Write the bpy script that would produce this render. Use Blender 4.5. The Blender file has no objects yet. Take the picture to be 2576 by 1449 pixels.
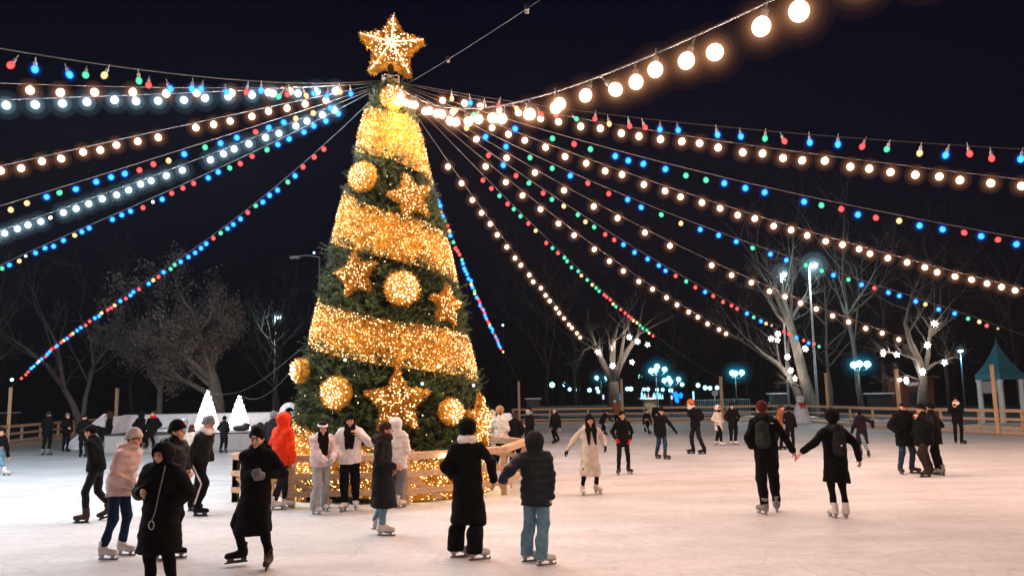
import bpy, math, random
import numpy as np
from mathutils import Vector, Matrix
R_ = math.radians
rng = random.Random(7)
nrs = np.random.RandomState(11)
SC = bpy.context.scene
COL = SC.collection

# ---------------------------------------------------------------- camera (pixel numbers below are of the photo at 2576 px width)
PW, PH, FOC = 2576.0, 1449.0, 2000.0
PITCH, ROLL, EYE = math.atan((989 - PH / 2) / FOC), 0.0195, 2.05
_F = Vector((0, math.cos(PITCH), math.sin(PITCH)))
_U0 = Vector((0, -math.sin(PITCH), math.cos(PITCH)))
_X0 = Vector((1, 0, 0))
_R = _X0 * math.cos(ROLL) - _U0 * math.sin(ROLL)
_U = _X0 * math.sin(ROLL) + _U0 * math.cos(ROLL)
CAMP = Vector((0, 0, EYE))
cd = bpy.data.cameras.new('camera')
cam = bpy.data.objects.new('camera', cd)
COL.objects.link(cam)
cd.sensor_width = 36.0
cd.lens = 36.0 * FOC / PW
cd.clip_start, cd.clip_end = 0.05, 2000
m3 = Matrix((_R, _U, -_F)).transposed()
cam.matrix_world = Matrix.Translation(CAMP) @ m3.to_4x4()
SC.camera = cam

def ray(u, v):
    return _F + _R * ((u - PW / 2) / FOC) - _U * ((v - PH / 2) / FOC)
def gnd(u, v, z=0.0):
    d = ray(u, v); t = (z - EYE) / d.z
    return CAMP + d * t
def dep(u, v, y):
    d = ray(u, v)
    return CAMP + d * (y / d.y)

# ---------------------------------------------------------------- night sky, moon-weak sun, exposure
wd = bpy.data.worlds.new("World"); SC.world = wd; wd.use_nodes = True
nt = wd.node_tree
bg = nt.nodes['Background']
sky = nt.nodes.new('ShaderNodeTexSky')
sky.sky_type = 'NISHITA'; sky.sun_disc = False
sky.sun_elevation = R_(18); sky.sun_rotation = R_(200); sky.air_density = 1.0; sky.ozone_density = 6.0; sky.dust_density = 0.0
stc = nt.nodes.new('ShaderNodeTexCoord'); sxy = nt.nodes.new('ShaderNodeSeparateXYZ'); nt.links.new(stc.outputs['Generated'], sxy.inputs[0])
srm = nt.nodes.new('ShaderNodeMapRange'); srm.inputs[1].default_value = 0.0; srm.inputs[2].default_value = 0.5; srm.inputs[3].default_value = 0.03; srm.inputs[4].default_value = 1.0
nt.links.new(sxy.outputs['Z'], srm.inputs[0])
svm = nt.nodes.new('ShaderNodeVectorMath'); svm.operation = 'MULTIPLY'; nt.links.new(sky.outputs[0], svm.inputs[0]); 
scm = nt.nodes.new('ShaderNodeVectorMath'); scm.operation = 'SCALE'; scm.inputs[0].default_value = (0.15, 0.5, 1.6); nt.links.new(srm.outputs[0], scm.inputs['Scale'])
nt.links.new(scm.outputs[0], svm.inputs[1]); nt.links.new(svm.outputs[0], bg.inputs[0])
bg.inputs[1].default_value = 0.0012
sl = bpy.data.lights.new('moon', 'SUN'); sl.energy = 0.004; sl.angle = R_(0.5); sl.color = (0.75, 0.85, 1)
so = bpy.data.objects.new('moon', sl); COL.objects.link(so); so.rotation_euler = (R_(50), 0, R_(150))
SC.view_settings.view_transform = 'Standard'; SC.view_settings.look = 'None'
SC.view_settings.exposure = 0.0; SC.view_settings.gamma = 1.0
SC.render.engine = 'CYCLES'
cy = SC.cycles
cy.use_denoising = True
try: cy.denoiser = 'OPENIMAGEDENOISE'
except Exception: pass
cy.max_bounces = 5; cy.diffuse_bounces = 2; cy.glossy_bounces = 2; cy.transmission_bounces = 2; cy.volume_bounces = 0
cy.transparent_max_bounces = 4
cy.sample_clamp_indirect = 1.5
cy.sample_clamp_direct = 0.0
cy.caustics_reflective = False; cy.caustics_refractive = False
cy.use_light_tree = True

# ---------------------------------------------------------------- object helpers
def link(o, parent=None):
    COL.objects.link(o)
    if parent is not None: o.parent = parent
    return o
def tag(o, label=None, cat=None, group=None, kind=None):
    for k, v in (('label', label), ('category', cat), ('group', group), ('kind', kind)):
        if v: o[k] = v
    return o
def thing(name, label, cat, loc=(0, 0, 0), rz=0.0, group=None):
    o = bpy.data.objects.new(name, None); o.empty_display_size = 0.2
    o.location = loc; o.rotation_euler = (0, 0, rz)
    return tag(link(o), label, cat, group)
def mesh_np(name, V, Fq, mats=(), mi=None, smooth=True):
    """V (n,3); Fq list of (k-gon index arrays (m,k))"""
    me = bpy.data.meshes.new(name)
    V = np.asarray(V, dtype=np.float32)
    if not isinstance(Fq, (list, tuple)): Fq = [Fq]
    Fq = [np.asarray(f, dtype=np.int32) for f in Fq if len(f)]
    me.vertices.add(len(V)); me.vertices.foreach_set('co', V.ravel())
    nl = sum(f.size for f in Fq); npy = sum(len(f) for f in Fq)
    me.loops.add(nl); me.polygons.add(npy)
    me.loops.foreach_set('vertex_index', np.concatenate([f.ravel() for f in Fq]))
    tot = np.concatenate([np.full(len(f), f.shape[1], np.int32) for f in Fq])
    st = np.concatenate([[0], np.cumsum(tot)[:-1]]).astype(np.int32)
    me.polygons.foreach_set('loop_start', st)
    me.polygons.foreach_set('use_smooth', np.full(npy, bool(smooth)))
    if mi is not None: me.polygons.foreach_set('material_index', np.asarray(mi, np.int32))
    for m in mats: me.materials.append(m)
    me.update(calc_edges=True); me.validate()
    return me
def obj(name, me, parent=None, label=None, cat=None, group=None, kind=None):
    o = bpy.data.objects.new(name, me)
    return tag(link(o, parent), label, cat, group, kind)

class MB:
    """collects simple solids into one mesh"""
    def __init__(s): s.V = []; s.Q = []; s.T = []; s.n = 0; s.P = []
    def add(s, V, Q=(), T=(), P=()):
        V = [tuple(v) for v in V]
        s.Q += [tuple(i + s.n for i in q) for q in Q]; s.T += [tuple(i + s.n for i in q) for q in T]
        s.P += [tuple(i + s.n for i in q) for q in P]
        s.V += V; s.n += len(V)
    def box(s, c, d, rz=0.0, M=None, bev=0.0):
        x, y, z = d[0] / 2, d[1] / 2, d[2] / 2
        if bev <= 0: bev = min(0.006, min(d) * 0.2)
        b = bev; V = []; idx = {}
        for sx in (-1, 1):
            for sy in (-1, 1):
                for sz in (-1, 1):
                    for a in range(3):
                        p = [sx * (x - b), sy * (y - b), sz * (z - b)]
                        p[a] = (sx * x, sy * y, sz * z)[a]
                        idx[(sx, sy, sz, a)] = len(V); V.append(p)
        Q = []; T = []
        for a in range(3):
            o = [i for i in range(3) if i != a]
            for sg in (-1, 1):
                f = []
                for (p, q) in ((-1, -1), (1, -1), (1, 1), (-1, 1)):
                    k = [0, 0, 0]; k[a] = sg; k[o[0]] = p; k[o[1]] = q
                    f.append(idx[(*k, a)])
                flip = (sg < 0) ^ (a == 1)
                Q.append(tuple(f[::-1]) if flip else tuple(f))
        for a in range(3):
            for bb in range(a + 1, 3):
                c3 = 3 - a - bb
                for s1 in (-1, 1):
                    for s2 in (-1, 1):
                        k0 = [0, 0, 0]; k0[a] = s1; k0[bb] = s2; k0[c3] = -1
                        k1 = list(k0); k1[c3] = 1
                        Q.append((idx[(*k0, a)], idx[(*k1, a)], idx[(*k1, bb)], idx[(*k0, bb)]))
        for sx in (-1, 1):
            for sy in (-1, 1):
                for sz in (-1, 1):
                    T.append(tuple(idx[(sx, sy, sz, a)] for a in range(3)))
        if M is None:
            ca, sa = math.cos(rz), math.sin(rz)
            V = [(c[0] + p[0] * ca - p[1] * sa, c[1] + p[0] * sa + p[1] * ca, c[2] + p[2]) for p in V]
        else:
            V = [tuple(M @ Vector(p) + Vector(c)) for p in V]
        s.add(V, Q, T)
    def beam(s, a, b, w, h):
        """rectangular bar from a to b, width w sideways, h upwards"""
        a, b = Vector(a), Vector(b); d = (b - a); L = d.length; d.normalize()
        up = Vector((0, 0, 1)) if abs(d.z) < 0.95 else Vector((0, 1, 0))
        sd = d.cross(up).normalized(); up = sd.cross(d)
        M = Matrix((d, sd, up)).transposed()
        s.box((a + b) / 2, (L, w, h), M=M)
    def tube(s, pts, rad, n=6, cap=True):
        pts = [Vector(p) for p in pts]
        if not hasattr(rad, '__len__'): rad = [rad] * len(pts)
        V = []; prev = None
        for i, p in enumerate(pts):
            d = (pts[min(i + 1, len(pts) - 1)] - pts[max(i - 1, 0)])
            if d.length < 1e-9: d = Vector((0, 0, 1))
            d.normalize()
            if prev is None:
                a = Vector((0, 0, 1)) if abs(d.z) < 0.9 else Vector((1, 0, 0))
                sd = d.cross(a).normalized()
            else:
                sd = (prev - d * prev.dot(d))
                sd = sd.normalized() if sd.length > 1e-6 else d.orthogonal().normalized()
            prev = sd; up = d.cross(sd)
            for k in range(n):
                t = 2 * math.pi * k / n
                V.append(p + (sd * math.cos(t) + up * math.sin(t)) * rad[i])
        Q = []
        for i in range(len(pts) - 1):
            for k in range(n):
                a = i * n + k; b = i * n + (k + 1) % n
                Q.append((a, a + n, b + n, b))
        P = []
        if cap and n > 4:
            P = [tuple(range(n)), tuple(range((len(pts) - 1) * n + n - 1, (len(pts) - 1) * n - 1, -1))]
        s.add(V, Q, P=P)
    def lathe(s, prof, n=16, c=(0, 0, 0)):
        V = []; Q = []
        for (r, z) in prof:
            for k in range(n):
                t = 2 * math.pi * k / n
                V.append((c[0] + r * math.cos(t), c[1] + r * math.sin(t), c[2] + z))
        for i in range(len(prof) - 1):
            for k in range(n):
                a = i * n + k; b = i * n + (k + 1) % n
                Q.append((a, b, b + n, a + n))
        P = [tuple(range(n - 1, -1, -1)), tuple(range((len(prof) - 1) * n, len(prof) * n))]
        s.add(V, Q, P=P)
    def ball(s, c, r, nu=10, nv=6, sc=(1, 1, 1)):
        V = []; Q = []; T = []
        for j in range(1, nv):
            ph = math.pi * j / nv
            for i in range(nu):
                th = 2 * math.pi * i / nu
                V.append((c[0] + r * sc[0] * math.sin(ph) * math.cos(th), c[1] + r * sc[1] * math.sin(ph) * math.sin(th), c[2] + r * sc[2] * math.cos(ph)))
        top = len(V); V.append((c[0], c[1], c[2] + r * sc[2])); bot = len(V); V.append((c[0], c[1], c[2] - r * sc[2]))
        for j in range(nv - 2):
            for i in range(nu):
                a = j * nu + i; b = j * nu + (i + 1) % nu
                Q.append((a, a + nu, b + nu, b))
        for i in range(nu):
            b = (i + 1) % nu
            T.append((top, i, b)); T.append((bot, (nv - 2) * nu + b, (nv - 2) * nu + i))
        s.add(V, Q, T)
    def mesh(s, name, mats=(), smooth=False):
        me = bpy.data.meshes.new(name)
        me.from_pydata(s.V, [], s.Q + s.T + s.P)
        if smooth: me.polygons.foreach_set('use_smooth', [True] * len(me.polygons))
        for m in (mats if isinstance(mats, (list, tuple)) else [mats]): me.materials.append(m)
        me.update()
        return me
    def build(s, name, mats, parent=None, smooth=False, **k):
        return obj(name, s.mesh(name, mats, smooth), parent, **k)

# ---------------------------------------------------------------- materials
def _mat(name):
    m = bpy.data.materials.new(name); m.use_nodes = True
    t = m.node_tree; b = t.nodes['Principled BSDF']
    return m, t, b
def mat(name, col, rough=0.7, var=0.25, scale=8.0, bump=0.0, bscale=None, metal=0.0, spec=0.4, stretch=None, detail=4, sheen=0.0):
    m, t, b = _mat(name)
    b.inputs['Roughness'].default_value = rough; b.inputs['Metallic'].default_value = metal
    b.inputs['Specular IOR Level'].default_value = spec
    if sheen: b.inputs['Sheen Weight'].default_value = sheen
    tc = t.nodes.new('ShaderNodeTexCoord'); src = tc.outputs['Object']
    if stretch:
        mp = t.nodes.new('ShaderNodeMapping'); mp.inputs['Scale'].default_value = stretch
        t.links.new(src, mp.inputs[0]); src = mp.outputs[0]
    n = t.nodes.new('ShaderNodeTexNoise'); n.inputs['Scale'].default_value = scale; n.inputs['Detail'].default_value = detail
    t.links.new(src, n.inputs['Vector'])
    r = t.nodes.new('ShaderNodeMapRange'); r.inputs[1].default_value = 0.3; r.inputs[2].default_value = 0.7
    r.inputs[3].default_value = 1 - var; r.inputs[4].default_value = 1 + var
    t.links.new(n.outputs[0], r.inputs[0])
    mx = t.nodes.new('ShaderNodeVectorMath'); mx.operation = 'SCALE'; mx.inputs[0].default_value = col[:3]
    t.links.new(r.outputs[0], mx.inputs['Scale']); t.links.new(mx.outputs[0], b.inputs['Base Color'])
    if bump:
        n2 = t.nodes.new('ShaderNodeTexNoise'); n2.inputs['Scale'].default_value = bscale or scale * 3; n2.inputs['Detail'].default_value = 5
        t.links.new(src, n2.inputs['Vector'])
        bp = t.nodes.new('ShaderNodeBump'); bp.inputs['Strength'].default_value = bump; bp.inputs['Distance'].default_value = 0.02
        t.links.new(n2.outputs[0], bp.inputs['Height']); t.links.new(bp.outputs[0], b.inputs['Normal'])
    return m
def emis(name, col, s, nee=False):
    m = bpy.data.materials.new(name); m.use_nodes = True; t = m.node_tree
    t.nodes.clear()
    e = t.nodes.new('ShaderNodeEmission'); e.inputs[0].default_value = (*col, 1); e.inputs[1].default_value = s
    o = t.nodes.new('ShaderNodeOutputMaterial'); t.links.new(e.outputs[0], o.inputs[0])
    m.cycles.emission_sampling = 'AUTO' if nee else 'NONE'
    return m
def bulbmat(name, core, rim, sc, sr, p=1.6):
    """frosted globe: hot filament shows through the middle, the glass rim glows dimmer and redder"""
    m = bpy.data.materials.new(name); m.use_nodes = True; t = m.node_tree; t.nodes.clear()
    lw = t.nodes.new('ShaderNodeLayerWeight'); lw.inputs[0].default_value = 0.5
    pw = t.nodes.new('ShaderNodeMath'); pw.operation = 'POWER'; pw.inputs[1].default_value = p
    t.links.new(lw.outputs['Facing'], pw.inputs[0])
    a = t.nodes.new('ShaderNodeEmission'); a.inputs[0].default_value = (*core, 1); a.inputs[1].default_value = sc
    b = t.nodes.new('ShaderNodeEmission'); b.inputs[0].default_value = (*rim, 1); b.inputs[1].default_value = sr
    mx = t.nodes.new('ShaderNodeMixShader'); t.links.new(pw.outputs[0], mx.inputs[0])
    t.links.new(a.outputs[0], mx.inputs[1]); t.links.new(b.outputs[0], mx.inputs[2])
    o = t.nodes.new('ShaderNodeOutputMaterial'); t.links.new(mx.outputs[0], o.inputs[0])
    m.cycles.emission_sampling = 'NONE'
    return m
def lamp_data(name, col, power, r=0.05):
    l = bpy.data.lights.new(name, 'POINT'); l.color = col; l.energy = power; l.shadow_soft_size = r
    return l
def put_lamp(data, loc, parent=None, name='lamp_light'):
    o = bpy.data.objects.new(name, data); link(o, parent); o.location = loc
    return o
HAZE = 0.0002
# ================================================================ ice, ground
def ice_material():
    m, t, b = _mat('rink_ice')
    tc = t.nodes.new('ShaderNodeTexCoord')
    def noise(sc, det, stretch=None, rot=0.0):
        mp = t.nodes.new('ShaderNodeMapping'); mp.inputs['Scale'].default_value = stretch or (1, 1, 1); mp.inputs['Rotation'].default_value = (0, 0, rot)
        t.links.new(tc.outputs['Object'], mp.inputs[0])
        n = t.nodes.new('ShaderNodeTexNoise'); n.inputs['Scale'].default_value = sc; n.inputs['Detail'].default_value = det
        n.inputs['Roughness'].default_value = 0.6
        t.links.new(mp.outputs[0], n.inputs['Vector']); return n.outputs[0]
    def rmp(x, a, c, lo, hi):
        r = t.nodes.new('ShaderNodeMapRange'); r.inputs[1].default_value = a; r.inputs[2].default_value = c
        r.inputs[3].default_value = lo; r.inputs[4].default_value = hi; t.links.new(x, r.inputs[0]); return r.outputs[0]
    def mul(a, c):
        k = t.nodes.new('ShaderNodeMath'); k.operation = 'MULTIPLY'; t.links.new(a, k.inputs[0]); t.links.new(c, k.inputs[1]); return k.outputs[0]
    big = rmp(noise(0.16, 6), 0.35, 0.65, 0.78, 1.06)
    scuff = rmp(noise(0.9, 10, (0.45, 1.2, 1), 0.1), 0.38, 0.66, 0.84, 1.05)
    fine = rmp(noise(9.0, 10), 0.33, 0.67, 0.90, 1.05)
    def lines(sc, stretch, rot, freq, w, lo):     # long thin curved blade marks: contour lines of a smooth field
        n = noise(sc, 1.0, stretch, rot)
        k = t.nodes.new('ShaderNodeMath'); k.operation = 'MULTIPLY'; k.inputs[1].default_value = freq; t.links.new(n, k.inputs[0])
        f_ = t.nodes.new('ShaderNodeMath'); f_.operation = 'PINGPONG'; f_.inputs[1].default_value = 0.5; t.links.new(k.outputs[0], f_.inputs[0])
        return rmp(f_.outputs[0], 0.0, w, lo, 1.0)
    s1 = lines(0.22, (0.6, 1.5, 1), 0.2, 26, 0.05, 0.88)
    s2 = lines(0.30, (1.2, 0.6, 1), 0.9, 21, 0.045, 0.90)
    s3 = lines(0.18, (0.5, 1.9, 1), -0.5, 33, 0.045, 0.91)
    sp = rmp(noise(1.3, 5), 0.70, 0.76, 1.0, 0.72)
    f = mul(mul(mul(big, scuff), mul(fine, sp)), mul(mul(s1, s2), s3))
    v = t.nodes.new('ShaderNodeVectorMath'); v.operation = 'SCALE'; v.inputs[0].default_value = (0.69, 0.69, 0.685)
    t.links.new(f, v.inputs['Scale']); t.links.new(v.outputs[0], b.inputs['Base Color'])
    b.inputs['Roughness'].default_value = 0.5; b.inputs['Specular IOR Level'].default_value = 0.22
    rr = rmp(noise(1.1, 5), 0.35, 0.65, 0.5, 0.75); t.links.new(rr, b.inputs['Roughness'])
    bp = t.nodes.new('ShaderNodeBump'); bp.inputs['Strength'].default_value = 0.35; bp.inputs['Distance'].default_value = 0.015
    hh = mul(mul(fine, s1), mul(s2, s3)); t.links.new(hh, bp.inputs['Height']); t.links.new(bp.outputs[0], b.inputs['Normal'])
    return m
M_ICE = ice_material()
M_GROUND = mat('trodden_ground', (0.05, 0.055, 0.065), 0.9, 0.6, 0.7, 0.4)
M_SNOW = mat('snow', (0.72, 0.74, 0.78), 0.75, 0.12, 3.0, 0.6, 6)
M_WOOD = mat('pine_timber', (0.66, 0.43, 0.26), 0.65, 0.22, 3.0, 0.3, 30, stretch=(1.5, 9, 9))
M_WOODF = mat('fence_timber', (0.56, 0.37, 0.23), 0.7, 0.25, 3.0, 0.3, 30, stretch=(1.5, 9, 9))
M_POST = mat('post_timber', (0.56, 0.36, 0.21), 0.7, 0.25, 4.0, 0.3, 30, stretch=(9, 9, 1.2))
M_CABLE = mat('white_cable', (0.085, 0.082, 0.08), 0.5, 0.1)
M_DARK = mat('black_rubber', (0.015, 0.015, 0.017), 0.6, 0.2)
M_POLE = mat('galvanised_steel', (0.42, 0.43, 0.44), 0.45, 0.15, 6, metal=0.4)
M_DPOLE = mat('dark_painted_steel', (0.03, 0.035, 0.04), 0.5, 0.2, 6)
M_WHITEB = mat('white_painted_board', (0.72, 0.72, 0.74), 0.6, 0.08, 3.0, 0.15, 8)

# rink outline (world xy), read off the photo where it shows and closed round behind the camera
FAR = [gnd(1290, 1066), gnd(1480, 1064), gnd(1650, 1063), gnd(1830, 1061), gnd(1960, 1059), gnd(2090, 1066), gnd(2198, 1075), gnd(2370, 1084), gnd(2576, 1093.5), gnd(2800, 1106)]
LEFT = [gnd(-260, 1152), gnd(-120, 1138), gnd(0, 1126), gnd(100, 1113), gnd(185, 1101), gnd(260, 1092)]
ring = [Vector((-29, 24, 0)), Vector((-30, 14, 0)), Vector((-29, 4, 0)), Vector((-24, -6, 0)), Vector((-12, -12, 0)), Vector((4, -13, 0)), Vector((18, -8, 0)), Vector((25, 2, 0)), Vector((27, 12, 0)), Vector((27, 20, 0))]
outline = LEFT + [Vector((-13, 54, 0)), Vector((-5, 56, 0))] + FAR + ring[::-1]
cxy = sum(outline, Vector()) / len(outline)
def ring_mesh(pts, z, extra=0.0, n=1):
    me = bpy.data.meshes.new('sheet')
    V = []
    for p in pts:
        d = (p - cxy).normalized(); q = p + d * extra; V.append((q.x, q.y, z))
    me.from_pydata(V, [], [tuple(range(len(V)))]); me.update()
    if me.polygons[0].normal.z < 0:
        me.flip_normals()
    return me
g = MB(); g.add([(-600, -300, -0.012), (600, -300, -0.012), (600, 900, -0.012), (-600, 900, -0.012)], [(0, 1, 2, 3)])
g.build('ground', M_GROUND, kind='structure')
me = ring_mesh(outline, 0.0, 0.5); me.materials.append(M_ICE); obj('rink_ice', me, kind='structure')

# timber fence round the rink
def fence(name, label, pts, step, hgt, mat_, rails=3, base=True, brace=False, parent=None, postw=0.1):
    o = parent or thing(name, label, 'fence', pts[0])
    base_p = Vector(o.location)
    P = []
    for a, b in zip(pts[:-1], pts[1:]):
        n = max(1, round((b - a).length / step))
        for i in range(n): P.append(a.lerp(b, i / n))
    P.append(pts[-1])
    for p in P:
        k = MB(); k.box(Vector((0, 0, hgt / 2 - 0.02)), (postw, postw, hgt - 0.04)); q = k.build('post', mat_, o); q.location = p - base_p
    for a, b in zip(pts[:-1], pts[1:]):
        d = (b - a).normalized(); nrm = Vector((-d.y, d.x, 0)) * (postw / 2 + 0.018)
        if nrm.dot(Vector((a.x, a.y, 0)) - Vector((CAMP.x, CAMP.y, 0))) > 0: nrm = -nrm
        for r in range(rails):
            z = hgt - 0.06 - r * (hgt - 0.1) / max(rails - 0.35, 1)
            k = MB(); k.beam(a - base_p + nrm + Vector((0, 0, z)) - d * 0.04, b - base_p + nrm + Vector((0, 0, z)) + d * 0.04, 0.03, 0.11)
            k.build('rail', mat_, o)
        k = MB(); k.beam(a - base_p + Vector((0, 0, hgt)), b - base_p + Vector((0, 0, hgt)), 0.16, 0.035); k.build('cap_rail', mat_, o)
        if base:
            k = MB(); k.beam(a - base_p + nrm * 1.3 + Vector((0, 0, 0.07)), b - base_p + nrm * 1.3 + Vector((0, 0, 0.07)), 0.035, 0.13); k.build('kick_board', mat_, o)
        if brace:
            k = MB(); k.beam(a - base_p + nrm * 0.3 + d * 0.06 + Vector((0, 0, hgt * 0.52)), a - base_p + nrm * 0.3 + d * 0.75 + Vector((0, 0, 0.08)), 0.03, 0.1); k.build('brace', mat_, o)
    return o
fence('rink_fence', 'long plain timber rail fence along the far right side of the ice', FAR, 2.6, 1.0, M_WOODF)
fence('rink_fence', 'short plain timber rail fence at the left of the ice beside the white ramp', LEFT, 2.6, 1.0, M_WOODF)
# low snow bank lying behind the fence on the right
def bank(name, label, pts, w, h):
    V = []; Q = []
    n = 7
    P = []
    for a, b in zip(pts[:-1], pts[1:]):
        for i in range(6): P.append(a.lerp(b, i / 6))
    P.append(pts[-1])
    for i, p in enumerate(P):
        d = (P[min(i + 1, len(P) - 1)] - P[max(i - 1, 0)]).normalized(); nn = Vector((-d.y, d.x, 0))
        if nn.dot(p - cxy) < 0: nn = -nn
        hh = h * (0.6 + 0.6 * rng.random()); ww = w * (0.8 + 0.4 * rng.random())
        for k in range(n):
            t = k / (n - 1); q = p + nn * (0.35 + t * ww); V.append((q.x, q.y, -0.01 + hh * math.sin(math.pi * t) * (0.8 + 0.4 * rng.random())))
    for i in range(len(P) - 1):
        for k in range(n - 1):
            a = i * n + k; Q.append((a, a + 1, a + n + 1, a + n))
    b = MB(); b.add(V, Q); b.build(name, M_SNOW, None, True, kind='stuff', label=label, cat='snow')
bank('snow', 'low bank of ploughed snow behind the fence at the right', FAR[3:], 1.6, 0.32)
bank('snow', 'low bank of ploughed snow behind the fence at the left', LEFT, 1.4, 0.25)

# ================================================================ light strings
TREE_Y = 17.8
TX = dep(982, 995, TREE_Y).x
TOP = Vector((TX, TREE_Y, dep(985, 215, TREE_Y).z))
WARM, COLD = (1.0, 0.63, 0.49), (0.58, 0.84, 1.0)
B_WARM = bulbmat('warm_frosted_bulb', (1, 0.84, 0.66), (1.0, 0.42, 0.14), 5.0, 0.9, 1.3)
B_COLD = bulbmat('cold_frosted_bulb', (0.85, 0.95, 1), (0.4, 0.7, 1.0), 5.0, 0.9, 1.3)
CM = {'R': bulbmat('red_bulb', (1, 0.10, 0.10), (0.55, 0.0, 0.01), 2.2, 0.7, 0.9),
      'G': bulbmat('green_bulb', (0.12, 0.85, 0.50), (0.0, 0.30, 0.13), 1.6, 0.7, 0.9),
      'B': bulbmat('blue_bulb', (0.05, 0.42, 1), (0.0, 0.08, 0.9), 2.6, 1.0, 0.9),
      'Y': bulbmat('amber_bulb', (1, 0.66, 0.30), (0.7, 0.28, 0.05), 2.0, 0.7, 0.9)}
def bulb_mesh(name, r, m):
    b = MB(); pr = []
    for i in range(9):
        a = math.pi * i / 8
        rr = r * math.sin(a); z = -r * math.cos(a) * 1.06
        if i >= 7: rr = max(rr, r * 0.34)
        pr.append((max(rr, 0.001), z))
    b.lathe(pr, 12); return b.mesh(name, m, True)
BM = {'W': bulb_mesh('bulb_warm', 0.076, B_WARM), 'C': bulb_mesh('bulb_cold', 0.076, B_COLD)}
for k in CM: BM[k] = bulb_mesh('bulb_' + k, 0.070 if k == 'B' else 0.068, CM[k])
def bloom_shell_mesh(name, r, col, e):
    """added halo shell imitating bloom round a lamp: a thin glowing volume, brightest where one looks through most of it"""
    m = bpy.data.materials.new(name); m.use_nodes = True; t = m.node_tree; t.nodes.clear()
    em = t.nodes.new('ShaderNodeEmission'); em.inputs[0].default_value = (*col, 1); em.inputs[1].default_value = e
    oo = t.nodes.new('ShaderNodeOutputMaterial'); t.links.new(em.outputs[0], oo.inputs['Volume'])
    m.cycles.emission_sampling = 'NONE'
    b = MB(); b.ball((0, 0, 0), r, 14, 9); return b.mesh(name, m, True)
BLOOM = {'W': [bloom_shell_mesh('bloom_shell', 0.10, (1.0, 0.46, 0.20), 1.3), bloom_shell_mesh('outer_bloom_shell', 0.15, (1.0, 0.40, 0.16), 0.42), bloom_shell_mesh('outer_bloom_shell', 0.225, (1.0, 0.38, 0.16), 0.13)],
         'C': [bloom_shell_mesh('bloom_shell', 0.11, (0.6, 0.85, 1.0), 1.6), bloom_shell_mesh('outer_bloom_shell', 0.18, (0.42, 0.70, 0.9), 0.5), bloom_shell_mesh('outer_bloom_shell', 0.30, (0.36, 0.62, 0.80), 0.09)],
         'B': [bloom_shell_mesh('bloom_shell', 0.09, (0.0, 0.20, 1.0), 2.4), bloom_shell_mesh('outer_bloom_shell', 0.14, (0.0, 0.12, 1.0), 0.5)]}
BLOOM_NEAR = [bloom_shell_mesh('bloom_shell', r_, (1.0, 0.50 - r_ * .4, 0.24 - r_ * .3), e_) for r_, e_ in ((0.085, 1.6), (0.105, 0.9), (0.13, 0.5), (0.165, 0.26), (0.21, 0.09), (0.27, 0.035))]
BM['w'] = bulb_mesh('bulb_unlit', 0.05, mat('unlit_bulb_glass', (0.6, 0.6, 0.58), 0.2, 0.05))
_s = MB(); _s.lathe([(0.024, 0.05), (0.03, 0.06), (0.03, 0.13), (0.012, 0.145), (0.008, 0.22)], 8)
SOCK = _s.mesh('socket', mat('white_lamp_socket', (0.5, 0.48, 0.44), 0.5, 0.1))
WARM_P, COLD_P = 48.0, 68.0
L_WARM = lamp_data('warm_bulb_light', WARM, WARM_P, 0.06)
L_COLD = lamp_data('cold_bulb_light', COLD, COLD_P, 0.06)
L_COL = {'R': lamp_data('red_bulb_light', (1, 0.05, 0.04), 2.2), 'G': lamp_data('green_bulb_light', (0.1, 1, 0.45), 2.0), 'B': lamp_data('blue_bulb_light', (0.04, 0.25, 1), 4.0), 'Y': lamp_data('amber_bulb_light', (1, 0.55, 0.2), 2.2)}
STRINGS = []
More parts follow.
